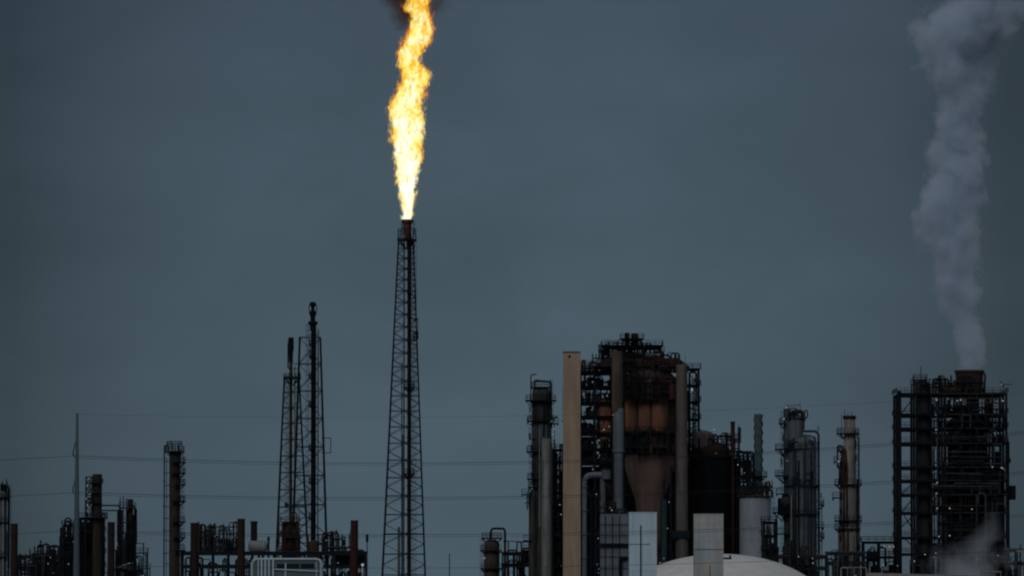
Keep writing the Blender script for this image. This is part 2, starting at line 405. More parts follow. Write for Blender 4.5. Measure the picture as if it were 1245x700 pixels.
def rack(t, x0, x1, ys, d0, d1, step, bot=None, m=None, npipe=5, seed=3):
    """pipe rack: portal bents as posts, decks, and pipe runs"""
    rr = random.Random(seed); k = t.k; bot = bot or t.g; m = m or STEEL; n = max(1, round((x1 - x0) / step))
    for i in range(n + 1):
        x = x0 + (x1 - x0) * i / n
        for d in (d0, d1): t.mb().bar((x, bot, d), (x, ys[0], d), .38 / k).build('post', m)
    for y in ys:
        mb = t.mb()
        for d in (d0, d1): mb.box(x0, y, x1, y + .5 / k, d - .15 / k, d + .15 / k)
        for i in range(n + 1):
            x = x0 + (x1 - x0) * i / n; mb.box(x - .14 / k, y + .03 / k, x + .14 / k, y + .47 / k, d0 + .16 / k, d1 - .16 / k)
        mb.build('beam', m)
        for j in range(npipe):
            d = d0 + (d1 - d0) * (j + .5) / npipe; r = rr.uniform(.6, 1.3)
            pipe(t, [(x0 - 2, y - r, d), (x1 + 2, y - r, d)], r, rr.choice((STEEL, IRON, RUSTY, STEEL2, GREYSH)))
def lattice(t, cx_top, hw_top, ytop, cx_bot, hw_bot, ybot, n, lw=.35, bw=.2, m=None, cd=0, rot=0.0, style='x', geo=1.0, shape=4, hz=True):
    """lattice mast: one part per leg, one bracing part"""
    m = m or IRON; k = t.k; legs = []
    def corner(i, u):
        an = rot + PI / 4 + i * PI / 2 if shape == 4 else rot + PI / 2 + i * 2 * PI / 3
        q = math.sqrt(2) if shape == 4 else 1.155
        h = hw_top + (hw_bot - hw_top) * u; c = cx_top + (cx_bot - cx_top) * u
        return (c + h * q * math.cos(an), ytop + (ybot - ytop) * u, cd + h * q * math.sin(an))
    for i in range(shape): t.mb().bar(corner(i, 0), corner(i, 1), lw / k).build('leg', m)
    us = [0]; s_ = 1.0
    for i in range(n): us.append(us[-1] + s_); s_ *= geo
    us = [u / us[-1] for u in us]; mb = t.mb()
    for a, b in zip(us, us[1:]):
        for i in range(shape):
            j = (i + 1) % shape; A0, A1, B0, B1 = corner(i, a), corner(i, b), corner(j, a), corner(j, b)
            if hz: mb.bar(A0, B0, bw / k)
            if style == 'x': mb.bar(A0, B1, bw / k * .8); mb.bar(B0, A1, bw / k * .8)
            elif style == 'k':
                M = tuple((p + q) / 2 for p, q in zip(corner(i, b), corner(j, b))); mb.bar(A0, M, bw / k * .8); mb.bar(B0, M, bw / k * .8)
            elif style == 'd':
                mid = [tuple((p + q) / 2 for p, q in zip(x_, y_)) for x_, y_ in ((A0, A1), (B0, B1), (A0, B0), (A1, B1))]
                mb.bar(mid[2], mid[0], bw / k * .8); mb.bar(mid[2], mid[1], bw / k * .8); mb.bar(mid[0], mid[3], bw / k * .8); mb.bar(mid[1], mid[3], bw / k * .8)
    mb.build('bracing', m)
    return corner

# ------------------------------------------------------------------ ground
def sheet(name, x0, x1, y0, y1, z, m):
    me = bpy.data.meshes.new(name); me.from_pydata([(x0, y0, z), (x1, y0, z), (x1, y1, z), (x0, y1, z)], [], [(0, 1, 2, 3)]); me.materials.append(m)
    o = bpy.data.objects.new(name, me); COL.objects.link(o); o['kind'] = 'structure'; return o
sheet('ground', -20000, 20000, -3000, 40000, 0, GROUND)['label'] = 'dark gravel and scrub ground under the refinery'
sheet('road', -3000, 3000, 640, 650, .004, ASPH)['label'] = 'dark asphalt service road in front of the refinery'

# ------------------------------------------------------------------ main flare stack
t = T('flare_stack', 'tall black lattice flare stack carrying the big burning flame', 'flare stack', 493, 1300)
lattice(t, 493.3, 9, 290, 490.5, 30.5, t.g, 27, lw=.27, bw=.135, style='d', geo=1.035)
pipe(t, [(497.5, t.g, 0), (497.5, 284, 0)], 2.5, mat('flare riser', (.030, .020, .020), (.012, .011, .012), rust=.3, rustcol=(.045, .022, .018)), 'riser', flange=True)
pipe(t, [(491, t.g, 3), (491, 292, 3)], .9, GREYSH, 'pilot_pipe')
pipe(t, [(488.5, t.g, -2), (488.5, 440, -2)], .6, STEEL, 'pilot_pipe', flange=False)
pipe(t, [(485, t.g, 3), (485, 640, 3)], 1.6, GREYSH, 'pilot_pipe', flange=False); pipe(t, [(490, t.g, 6), (490, 528, 6)], 1.0, GREYSH, 'pilot_pipe', flange=False)
ladder(t, 501.5, 0, t.g, 292, 0, m=IRON)
mb = t.mb(); mb.lathe(495, 0, [(268, 5.6), (267, 6.9), (271, 7.0), (272, 5.2), (276, 4.8), (276, 5.6), (278, 5.6), (278, 4.6), (284, 4.4), (284, 3.6), (292, 3)], 20); mb.build('burner_tip', mat('flame lit burner', (.16, .055, .045), (.08, .035, .03), rust=.2, rustcol=(.20, .12, .09)))  # the flame's red glow on the tip is put into this colour
mb = t.mb()
for i in range(5):
    a = i * 2 * PI / 5; mb.tube([(495 + 8.3 * math.cos(a), 286, 8.3 * math.sin(a)), (495 + 7.9 * math.cos(a), 268, 7.9 * math.sin(a))], .5, 6)
mb.build('pilot_burner', IRON)
platform(t, 494.5, 0, 291, 3, 12, 0, 360, IRON, IRON)
mb = t.mb(); rail_ring(mb, 494.5, 0, 284.5, 11); mb.build('railing', IRON)
platform(t, 503, 0, 409, .5, 6, -100, 100, IRON, IRON); 
mb = t.mb(); mb.box(503, 387, 508, 389, -4, 4); mb.bar((508, 388, -4), (508, 409, -4), .5); mb.bar((508, 388, 4), (508, 409, 4), .5); mb.bar((505.5, 388, -4), (505.5, 409, -4), .4); mb.build('rest_cage', IRON)
for y in (470, 575): platform(t, 497.5, 0, y, 2.4, 7, 0, 360, IRON, IRON)

# ------------------------------------------------------------------ twin smaller flares
t = T('flare_stack', 'slim unlit flare stack in a tapering mast, taller of the unlit pair', 'flare stack', 380, 1480, 'unlit twin flare stacks')
lattice(t, 376.7, 12.5, 410, 376.5, 25, t.g, 11, lw=.33, bw=.17, style='x', geo=1.02)
pipe(t, [(381, t.g, 0), (381, 392, 0)], 3.2, IRON, 'riser')
mb = t.mb(); mb.lathe(380, 0, [(367, 1.5), (367, 3.2), (371, 3.6), (373, 2.2), (377, 2.2), (379, 4), (382, 4), (384, 3), (390, 3), (391, 6), (394, 6), (395, 3.6), (402, 3.4)], 14)
for s_ in (-1, 1): mb.tube([(380 + 3.8 * s_, 369, 0), (380 + 4.8 * s_, 376, 0), (380 + 3.2 * s_, 384, 0)], .55, 6)
mb.build('burner_tip', IRON)
ladder(t, 375.4, 0, 640, 395, 180, m=IRON)
pipe(t, [(386.5, t.g, 2), (386.5, 400, 2)], .8, GREYSH, 'pilot_pipe')
for y in (418, 432, 458, 492, 545, 585, 628): platform(t, 381, 0, y, 3.2, 6, 120, 300, IRON, IRON)
mb = t.mb()
for a, b in (((391, 532), (402, 532)), ((402, 532), (402, 550)), ((402, 550), (391, 550)), ((396.5, 532), (396.5, 550))): mb.bar((*a, 0), (*b, 0), .9 if a[0] != 396.5 else .01)
mb.bar((391, 532, 6), (402, 532, 6), .6); mb.bar((402, 532, 0), (402, 532, 6), .6); mb.bar((402, 550, 0), (402, 550, 6), .6); mb.bar((402, 532, 6), (402, 550, 6), .6)
mb.build('side_bracket', IRON)

t = T('flare_stack', 'slim unlit flare stack with a crooked tip, shorter of the unlit pair', 'flare stack', 354, 1510, 'unlit twin flare stacks')
lattice(t, 354.5, 9, 458, 356, 25, t.g, 16, lw=.29, bw=.145, style='d', geo=1.02)
pipe(t, [(353.5, t.g, 0), (353.5, 425, 0)], 1.9, RUSTY, 'riser')
pipe(t, [(358, t.g, 2), (358, 445, 2)], .9, PALEB, 'pilot_pipe')
mb = t.mb(); mb.lathe(353.5, 0, [(410, 2.4), (410, 3.2), (416, 3.4), (422, 3.6), (430, 2.6), (440, 2.4)], 14); mb.tube([(351, 412, 0), (350, 420, 0), (350, 446, 0), (353, 450, 0)], .9, 6); mb.build('burner_tip', IRON)
platform(t, 355, 0, 459, 2, 11, 0, 360, IRON, IRON)
mb = t.mb(); mb.bar((352, 442, 0), (365, 442, 0), .8); mb.bar((352, 448, 0), (364, 448, 0), .7); mb.bar((364, 440, 0), (364, 460, 0), .8); mb.build('side_bracket', IRON)
ladder(t, 350.5, 0, 640, 460, 180, m=IRON)
mb = t.mb(); mb.lathe(348.5, -8, [(613, .4), (611, 2), (615, 2.4), (617, .6)], 10); mb.bar((348, 614, -8), (372, 615, -8), .8); mb.build('floodlight_bar', STEEL2)

# ------------------------------------------------------------------ left part of the plant
column('process_column', 'grey column cut by the left edge with a caged dark top', -1, 1430, 9.5, 596, GREYSH, group=None,
       plats=[(604, 14, 0, 360), (634, 13, 180, 330), (676, 13, 180, 360)], ladders=[(10.5, -3, 690, 590, 0)],
       pipes=[([(11, 800, -2), (11, 592, -2), (6, 590, -2)], 1.2, STEEL), ([(5, 800, -9), (5, 606, -9)], 1.0, PALE), ([(-6, 800, -9), (-6, 640, -9)], 1.0, STEEL)], davit=False)
tl = T('process_column', 'pale grey vessel behind the grey column at the left edge', 'column', -14, 1465); shell(tl, -14, 0, 612, tl.g, 9, PALE)
for x, y in ((1, 588), (4, 584), (8, 580), (10, 586)): t.mb().bar((x, 604, -3), (x, y, -3), .7).build('post', IRON)
valve_tree(t, 3, -6, 586, 604, IRON); valve_tree(t, 8, 2, 583, 604, RUSTY); shell(t, 5, 0, 588, 604, 4, IRON, 'drum')
equipment(t, -6, 9, 632, 700, -14, -9, 10, seed=5, kinds='vpp', mats=[IRON, STEEL])
def stack(px, Y, r, top, m, label, group='rusty furnace stacks', extra=None, flat=True):
    t = T('furnace_stack', label, 'stack', px, Y, group)
    mb = t.mb(); mb.lathe(px, 0, [(top + 3, r * .86), (top, r * .9), (top, r + .25), (top + 1.6, r + .25), (top + 1.6, r), (t.g, r * 1.03)], 24); mb.build('shell', m)
    for y in (top + 14, top + 34, top + 58): t.mb().lathe(px, 0, [(y, r * .99), (y, r + .45), (y + .8, r + .45), (y + .8, r * .99)], 24).build('stiffener_ring', m)
    if extra: extra(t)
    return t
stack(17.7, 1400, 4.4, 636, BROWN, 'rust brown furnace stack beside the grey column at the left edge')
stack(135.5, 1410, 4.4, 634, BROWN, 'rust brown furnace stack beside the three thin vent pipes')
stack(236.5, 1400, 4.6, 635, BROWN, 'rust brown furnace stack just right of the caged dark column')
stack(293.5, 1400, 4.6, 630, BROWN, 'rust brown furnace stack next to the short purple stack')
stack(431, 1400, 4.6, 632, REDST, 'red brown furnace stack just left of the tall flare stack')

t = T('pipe_rack_unit', 'low dark pipe rack stepping up from the left edge to the pole', 'pipe rack', 60, 1500)
rack(t, 24, 100, [676, 690], -10, 22, 15, npipe=4, seed=5)
equipment(t, 27, 48, 672, 730, -14, 20, 12, seed=11, kinds='vprg', lamps=1)
equipment(t, 44, 78, 652, 760, -14, 25, 70, seed=12, lamps=3, mats=[IRON, IRON, STEEL, RUSTY])
mb = t.mb(); mb.box(50, 682, 98, t.g, -4, 14); mb.build('casing', IRON)
equipment(t, 74, 98, 636, 760, -10, 25, 60, seed=13, lamps=2, mats=[IRON, IRON, STEEL, RUSTY])
for x in (47, 58, 66, 74): pipe(t, [(x, 740, -6), (x, 664 - (x > 70) * 14, -6), (x + 7, 664 - (x > 70) * 14, -6)], 1.1, IRON)
equipment(t, 26, 78, 662, 700, -16, -10, 24, seed=14, kinds='svps', mats=[STEEL, IRON, STEEL2], lamps=2)
t = T('equipment_tower', 'small dark equipment tower with a spiked top behind the pole', 'tower', 86, 1460)
frame(t, [78, 95], [-8, 8], [638, 652, 664, 678, 692], braces=[(78, 652, 95, 638, -8), (78, 678, 95, 664, -8)])
equipment(t, 78, 95, 621, 740, -9, 6, 44, seed=21, kinds='vpgs', lamps=3, mats=[IRON, STEEL, PURPLE])

def left_stack(t):
    platform(t, 118.5, 0, 628, 5, 13, 0, 360)
    for y in (586, 598, 610): platform(t, 118.5, 0, y, 5.5, 11, 120, 290)
    for y in (581, 592, 604, 615, 622): valve_tree(t, rnd.choice((112, 114, 125)), -5, y, y + 7, rnd.choice((IRON, STEEL2)))
t = stack(118.5, 1450, 5.6, 576, OLIVE, 'olive brown stack with a lit lattice ladder tower on its side', None, left_stack)
lattice(t, 108.7, 4, 579, 108.7, 4, 640, 8, lw=.22, bw=.14, style='x')
for y in (582, 590, 600, 606, 614, 622): lamp(t, 107 + rnd.uniform(-2, 3), y, -6, LAMPW, .12)
pipe(t, [(104.5, 740, -4), (104.5, 606, -4), (111, 606, -4)], .8, STEEL)
t = T('heater_block', 'dark heater block with lamps at the foot of the olive brown stack', 'heater', 112, 1470)
frame(t, [97, 111, 126], [-12, 14], [629, 645, 658, 672, 688], braces=[(97, 645, 111, 629, -12), (111, 658, 126, 645, -12)])
mb = t.mb(); mb.box(100, 634, 124, t.g, -9, 11); mb.build('casing', IRON)
equipment(t, 98, 128, 630, 740, -18, -12, 26, seed=31, lamps=5)
pipe(t, [(124, 612, 0), (124, 614, 0), (146, 614, 0), (146, 660, 0)], .9, STEEL); pipe(t, [(124, 620, 4), (150, 620, 4)], .8, STEEL)

equipment(t, 99, 128, 628, 760, -26, -14, 60, seed=32, lamps=2, kinds='vvpgrs', mats=[IRON, IRON, STEEL, RUSTY])
t = T('vent_cluster', 'cluster of thin vent pipes and a short dark stack on a column', 'column', 153, 1420)
shell(t, 158.3, 6, 606, t.g, 3.4, RUSTY, 'shell', head=.1)
for x, y in ((146.3, 604), (150.2, 603), (154, 605)): pipe(t, [(x, t.g, 0), (x, y, 0)], .65, IRON, 'vent_pipe')
pipe(t, [(164, t.g, -2), (164, 614, -2), (158, 614, -2)], .9, IRON)
for y, x0, x1 in ((616, 145, 165), (634, 145, 164), (645, 143, 160), (658, 148, 165)): small_platform(t, x0, x1, -5, 10, y, y + 5)
equipment(t, 144, 166, 618, 745, -8, 8, 46, seed=41, kinds='vppgs', lamps=2, mats=[IRON, IRON, STEEL])
equipment(t, 140, 178, 668, 730, -14, -9, 22, seed=42, kinds='svpr', mats=[STEEL, IRON, STEEL2], lamps=1)
small_platform(t, 152, 180, -6, 12, 671, t.g); pipe(t, [(174.5, 700, 4), (174.5, 660, 4)], .7, IRON); pipe(t, [(164, 660, 4), (176, 660, 4)], .5, IRON)
pipe(t, [(150, t.g, -8), (150, 690, -8), (171, 690, -8), (178, 705, -8), (178, t.g, -8)], 2.6, GREYSH, 'duct', rad=7)
pipe(t, [(138, 692, -8), (160, 684, -8), (166, 684, -8)], 1.4, PALE)

t = column('process_column', 'tall dark brown column with a caged left riser and side landings', 212.5, 1400, 6.6, 547, OLIVE,
       plats=[(548, 12, 0, 360)] , ladders=[(220, -2, 700, 552, 0)], davit=False)
pipe(t, [(199.8, t.g, 0), (199.8, 541, 0), (205, 541, 0), (205, 550, 0)], .8, IRON, 'riser'); pipe(t, [(202.5, t.g, 3), (202.5, 556, 3)], .4, IRON, flange=False)
for y in range(560, 700, 14): t.mb().bar((199.8, y + rnd.uniform(-3, 3), 0), (207, y, 0), .8).build('bracket', IRON)
for y in (561, 574, 588, 608, 633, 652, 668): platform(t, 212.5, 0, y, 6.6, 13.5, -95 + rnd.uniform(-10, 25), 80)
for i, (x, h) in enumerate(((203, 536), (208, 535), (213, 538), (218, 537), (221, 541))): t.mb().bar((x, 549, -4 + i * 2), (x, h, -4 + i * 2), .6).build('post', IRON)
valve_tree(t, 210, -3, 538, 549); valve_tree(t, 216.5, 2, 540, 549)
mb = t.mb(); rail_ring(mb, 212.5, 0, 542, 9); mb.build('railing', STEEL)

# pipe rack deck between x 220 and 440
t = T('pipe_rack_unit', 'long dark pipe rack deck running under the unlit twin flare stacks', 'pipe rack', 320, 1440)
rack(t, 222, 445, [672, 688], -14, 20, 19, npipe=5, seed=6)
equipment(t, 242, 292, 634, 674, -10, 16, 70, seed=51, kinds='vvpprg', lamps=3)
equipment(t, 392, 428, 640, 674, -8, 14, 34, seed=52, kinds='vvppr', lamps=3)
equipment(t, 226, 306, 676, 760, -8, 14, 60, seed=53, kinds='vppg', lamps=2)
equipment(t, 388, 446, 668, 760, -8, 14, 60, seed=54, kinds='vppg', lamps=3)
mb = t.mb(); mb.box(405, 674, 444, 690, 2, 16); mb.build('casing', IRON)
t = T('rusty_drum', 'rust brown boxy drum at the foot of the shorter unlit flare', 'drum', 353, 1475)
frame(t, [344, 362], [-10, 8], [634, 652, 668], m=RUSTY)
shell(t, 353, 0, 634, t.g, 8.2, RUSTY, 'shell'); equipment(t, 338, 368, 622, 680, -14, -8, 12, mats=[RUSTY, BROWN, STEEL], seed=55, kinds='vpr', lamps=2)
t = T('rusty_drum', 'low dark drum at the foot of the taller unlit flare', 'drum', 383, 1465)
shell(t, 382, 0, 656, t.g, 6, RUSTY, 'shell'); equipment(t, 374, 396, 646, 690, -8, 6, 12, mats=[RUSTY, STEEL, IRON], seed=56, kinds='vpp')
t = T('short_stack', 'short purple brown stack standing on a pale horizontal drum', 'stack', 309, 1450)
mb = t.mb(); mb.lathe(309, 0, [(635, 3.4), (633, 3.6), (633, 4.4), (635, 4.4), (635, 4.0), (660, 4.1)], 20); mb.build('shell', PURPLE)
mb = t.mb(); mb.tube([(302, 664, 0), (303.5, 664, 0), (305, 664, 0), (322, 664, 0), (324, 664, 0), (325.5, 664, 0)], [2, 6.4, 8, 8, 6.6, 2], 18); mb.build('drum', PALE)
for x in (307, 320): t.mb().box(x - 1.5, 671, x + 1.5, t.g, -5, 5).build('saddle', STEEL)
t = T('vent_pipe', 'stubby vent pipe at the right end of the pale horizontal drum', 'pipe', 326.5, 1450)
mb = t.mb(); mb.lathe(326.5, 4, [(652, 1.0), (652, 1.8), (656, 1.8), (656, 1.3), (t.g, 1.3)], 12); mb.build('shell', STEEL)

# ------------------------------------------------------------------ middle: small column, tall column, tan stack
t = column('process_column', 'short brown column with a gooseneck pipe, left of the tall caged column', 598, 1380, 9.3, 655, mat('drab shell', (.085, .07, .06), rust=.3), head=.6,
       plats=[(653, 13, 100, 440), (668, 14, 150, 330), (690, 14, 100, 330)], ladders=[(588, -3, 740, 655, 180)],
       pipes=[([(597, 660, 0), (597, 642, 0), (614, 642, 0), (614, 800, 0)], 1.4, IRON), ([(618, 800, 2), (618, 657, 2)], .8, STEEL)], lamps=[(589, 678, -12, LAMPR)])
t = T('pipe_rack_unit', 'dark pipe rack between the short brown column and tall caged column', 'pipe rack', 632, 1390)
rack(t, 611, 664, [672, 686], -10, 20, 13, npipe=4, seed=8)
equipment(t, 612, 646, 656, 745, -12, 16, 26, seed=61, kinds='vpprg', lamps=2)
mb = t.mb(); mb.box(634, 668, 660, 684, -4, 12); mb.build('casing', STEEL)
small_platform(t, 634, 662, -12, 14, 668, t.g)
pipe(t, [(612, 657, -8), (650, 659, -8)], .5, STEEL)

t = T('process_column', 'tall grey column ringed by dark platforms with a caged top, left of the tan stack', 'column', 657, 1370)
shell(t, 658, 0, 470, 600, 10.5, mat('streaked shell', (.095, .092, .085), (.018, .018, .018), rust=.35, rustcol=(.030, .024, .020), scale=.4)); 
mb = t.mb(); mb.lathe(655.5, 0, [(596, 10), (602, 12.6), (t.g, 12.8)], 28); mb.build('skirt_shell', mat('olive streaked shell', (.080, .074, .064), (.020, .019, .018), rust=.3, rustcol=(.03, .024, .020), scale=.4))
mb = t.mb(); mb.lathe(659, 0, [(515, 10.8), (515.5, 11.6), (533, 11.6), (533.5, 10.8)], 28); mb.build('insulation_band', GREYSH)
for y, ro, a0, a1 in ((486, 19, 0, 360), (511, 17, 60, 380), (548, 18, 110, 270), (581, 17, 110, 280), (591, 16, 100, 300)): platform(t, 657.5, 0, y, 10, ro, a0, a1)
platform(t, 657.5, 0, 470, 4, 11.5)
ladder(t, 647, -5, 590, 486, 200); ladder(t, 668.5, -4, 512, 462, 0)
pipe(t, [(645.5, 486, -4), (645.5, 455, -4), (652.5, 455, -4)], .7, IRON); pipe(t, [(650, 474, 2), (650, 462, 2), (670, 464, 2), (670.5, 520, 2)], 1.2, IRON, rad=2)
for x, y in ((646, 592), (644, 598)): valve_tree(t, x - 3, -8, y, y + 22)
small_platform(t, 667, 679, -8, 4, 514, 517); pipe(t, [(668, 512, -8), (678, 506, -8)], 1.0, IRON)
for (x, y) in ((671, 512), (674, 521), (673, 528), (644, 514)): lamp(t, x, y, -12, LAMPW, .12)
mb = t.mb(); mb.lathe(658, 0, [(478, 10.5), (478, 11.0), (510, 11.0), (510, 10.5)], 28); mb.build('dark_band', mat('dark band', (.06, .06, .058), (.02, .021, .022), rust=.3, rustcol=(.04, .03, .024)))  # darker band round the upper shell
for x, y0, y1, mm in ((651, 700, 488, IRON), (654, 660, 515, STEEL2), (661, 530, 488, IRON), (666, 540, 486, STEEL), (648.5, 700, 600, STEEL2), (653, 800, 606, IRON)): pipe(t, [(x, y0, -12.6), (x, y1, -12.6)], rnd.uniform(.45, .8), mm)
for y in (494, 503, 526, 540, 560, 572, 606, 622): valve_tree(t, rnd.choice((646, 669, 645)) + rnd.uniform(-2, 2), -7, y, y + rnd.uniform(5, 11), rnd.choice((IRON, STEEL, STEEL2)))
small_platform(t, 634, 646, -8, 4, 600, 604); small_platform(t, 636, 650, -10, 4, 656, 660)
valve_tree(t, 674, -6, 514, 532, GREYSH); valve_tree(t, 641.5, -6, 507, 516)
t = T('pale_riser', 'pale streaked riser pipe in front of the tall grey column', 'stack', 664, 1350)
mb = t.mb(); mb.lathe(664, 0, [(533, 4.6), (533, 5.2), (536, 5.6), (600, 5.8), (t.g, 6.0)], 20); mb.build('shell', mat('pale streaked riser', (.27, .275, .265), (.09, .087, .08), rust=.3, rustcol=(.10, .07, .05)))
pipe(t, [(656, 640, -1), (656, 520, -1)], .6, PALE); pipe(t, [(670.5, t.g, 2), (670.5, 530, 2)], .8, GREYSH)

t = T('stair_tower', 'narrow dark steel stair tower squeezed beside the tan stack', 'tower', 678, 1385)
frame(t, [672, 684], [-8, 10], [546, 561, 578, 598, 616, 634, 652, 670, 688], braces=[(672, 561, 684, 546, -8), (684, 598, 672, 578, -8), (672, 616, 684, 598, -8), (684, 634, 672, 616, -8), (672, 652, 684, 634, -8), (684, 670, 672, 652, -8)])
equipment(t, 672, 684, 540, 740, -4, 8, 26, seed=71, kinds='vpp', lamps=5)
valve_tree(t, 674, -4, 533, 546)

t = T('tan_stack', 'tall smooth tan stack with a small dark port near its top', 'stack', 695, 1330)
t.mb().box(684.6, 429, 705.6, t.g, -10.5, 10.5).build('shell', TAN)
mb = t.mb(); mb.box(684.3, 427.6, 705.9, 428.95, -10.8, 10.8); mb.build('sooty_lip', OLIVE)
for y in (524, 620): t.mb().box(684.45, y, 705.75, y + .5, -10.65, 10.65).build('weld_seam', TAN)
mb = t.mb(); mb.tube([(692.3, 433.6, -9.5), (692.3, 433.6, -10.9)], 1.6, 12); mb.build('port', BLACKV)
pipe(t, [(706.6, 520, 2), (706.6, 452, 2)], .7, IRON, 'riser'); mb = t.mb(); mb.bar((684, 470, 0), (684, 512, 0), .3); mb.bar((683.6, 478, 0), (685, 478, 0), .8); mb.bar((683.2, 511, 0), (685, 513, 0), 1.4); mb.build('cable_conduit', STEEL)

# ------------------------------------------------------------------ the big central unit
t = T('steel_frame', 'dark crowded steel frame between the tan stack and rusty reactor', 'steel structure', 726, 1375)
ys = [452, 470, 489, 506, 526, 545, 562]
frame(t, [706, 723, 745], [-18, 12, 44], ys + [580, 600, 622], wp=.5, braces=[(706, 470, 723, 452, -18), (723, 470, 745, 489, -18), (706, 506, 723, 526, -18), (723, 545, 745, 526, -18), (723, 526, 706, 545, -18)])
for i, (a, b) in enumerate(zip(ys, ys[1:])):
    equipment(t, 707, 748, a + 1, b, -18, 8, 16, seed=80 + i, kinds='vvpgr', mats=[IRON, STEEL, IRON, STEEL2, RUSTY], lamps=4)
    equipment(t, 707, 744, a + 1, b, 14, 40, 7, seed=180 + i, kinds='vgg', mats=[IRON, IRON, BLACKV], lamps=0)
equipment(t, 708, 744, 562, 625, -14, 30, 34, seed=88, kinds='vvpg', mats=[IRON, STEEL, BLACKV], lamps=8)
equipment(t, 708, 745, 438, 452, -10, 30, 22, seed=89, kinds='vvps')
mb = t.mb(); mb.lathe(735, -4, vessel_prof(486, 534, 9.5)); mb.build('drum', RUSTO)
mb = t.mb(); mb.lathe(737, -4, [(546, 7), (548, 9), (t.g, 9)]); mb.build('drum', OLIVE)
mb = t.mb(); mb.box(707, 566, 745, t.g, 24, 42); mb.box(708, 530, 726, 562, 20, 40); mb.build('casing', IRON)

t = T('reactor', 'huge rust streaked reactor with an orange waist and tapering lower body', 'reactor', 790, 1370)
mb = t.mb(); mb.lathe(790, 0, [(446, 16), (455, 28), (462, 33), (487, 34), (487, 31), (526, 31)], 40); mb.build('upper_head', mat('sooty upper head', (.08, .050, .040), (.03, .024, .022), rust=.4, rustcol=(.14, .05, .034), scale=.14))
for x, rr in ((768, 10), (800, 12), (784, 9)):
    mb = t.mb(); mb.lathe(x, -26 + abs(x - 790) * .4, [(484, rr * .8), (489, rr), (518, rr), (527, rr * .6)], 20); mb.build('cyclone', RUSTO)
mb = t.mb(); mb.lathe(790, 0, [(524, 30), (525, 38), (529, 39), (545, 38), (548, 33)], 40); mb.build('collar', mat('dark collar', (.040, .035, .032), rust=.3, rustcol=(.055, .036, .026)))
mb = t.mb(); mb.lathe(790, 0, [(547, 31), (566, 30.5), (584, 26), (604, 18.5), (622, 16.5), (t.g, 16)], 36); mb.build('lower_body', PINKB)
tr = T('dark_backing', 'black backing drum added behind the rusty reactor to close gaps', 'vessel', 786, 1400)  # dark backing, added so no sky shows round the reactor
mb = tr.mb(); mb.lathe(786, 62, vessel_prof(452, 520, 44, .4) + [(600, 44), (700, 46), (tr.g, 46)], 40); mb.build('shell', mat('black brown backing', (.016, .014, .014), (.010, .010, .011), rust=.3, rustcol=(.030, .018, .014)))
for y in (548, 572, 596, 622, 650): platform(tr, 786, 62, y, 44, 50, 150, 390, IRON, IRON)
equipment(tr, 760, 826, 555, 760, -2, 12, 50, seed=97, kinds='vvpgr', mats=[IRON, BLACKV, STEEL, RUSTY])
equipment(t, 760, 824, 524, 552, -46, -40, 22, seed=99, kinds='vpprg', mats=[IRON, STEEL, RUSTY])
frame(t, [758, 826], [-42, 40], [449, 470, 486, 526], wp=.42, rails=True, decks=False, bot=660, m=IRON, braces=[(758, 486, 792, 470, -42), (792, 470, 826, 486, -42)])
platform(t, 790, 0, 527, 36, 42, 150, 390, IRON, IRON); platform(t, 790, 0, 548, 30, 38, 150, 390, IRON, IRON)
equipment(t, 760, 826, 428, 450, -36, 20, 40, seed=91, kinds='vvpsg', mats=[IRON, STEEL, RUSTY])
equipment(t, 758, 828, 448, 487, -44, -34, 80, seed=92, kinds='vvprg', mats=[IRON, IRON, RUSTY, REDST, STEEL])
equipment(t, 806, 822, 555, 700, -30, 10, 20, seed=94, kinds='vpg', mats=[TEAL, IRON, BLACKV, IRON], lamps=5)
equipment(t, 800, 840, 625, 745, -30, 10, 30, seed=95, kinds='vpgs', mats=[IRON, BLACKV, STEEL], lamps=7)
mb = t.mb(); mb.tube([(784, 467, -38), (797, 461, -38)], 3.6, 14); mb.build('cylinder_drum', GREYSH)
mb = t.mb(); mb.lathe(770, -36, vessel_prof(452, 470, 5)); mb.build('drum', REDST)
# top house
t = T('top_platform', 'stepped dark top deck with drums crowning the central unit', 'platform', 775, 1372)
z450 = 450
frame(t, [734, 756, 782, 803], [-30, 30], [421, 436], bot=451, wp=.35, m=IRON, braces=[(734, 449, 756, 436, -30), (782, 436, 803, 449, -30)])
frame(t, [757, 780], [-14, 14], [412], bot=421, wp=.3, m=IRON)
mb = t.mb(); mb.lathe(762.5, 0, vessel_prof(404, 420, 3)); mb.build('drum', IRON)
mb = t.mb(); mb.lathe(772, 4, vessel_prof(404.5, 421, 4.6)); mb.build('drum', PURPLE)
equipment(t, 728, 806, 414, 436, -28, 28, 70, seed=101, kinds='vvpsr', mats=[IRON, STEEL])
equipment(t, 716, 826, 428, 452, -28, 28, 50, seed=102, kinds='vvpgr', mats=[IRON, STEEL, RUSTY])
mb = t.mb(); mb.box(784, 431, 802, 434, -31.5, -30.5); mb.build('pale_beam', PALE)
mb = t.mb(); mb.box(788, 436, 826, 449, -10, 24); mb.build('casing', IRON)
mb = t.mb(); p_ = [(735, 436.5), (824, 436.5), (838, 447), (722, 447)]
mb.add([t.p(x, y, d) for d in (-34, 34) for x, y in p_], [(0, 1, 5, 4), (1, 2, 6, 5), (3, 0, 4, 7), (2, 3, 7, 6), (0, 3, 2, 1), (4, 5, 6, 7)]); mb.build('sloping_roof', mat('rusty roof sheet', (.035, .026, .022), rust=.5, rustcol=(.06, .024, .018)))

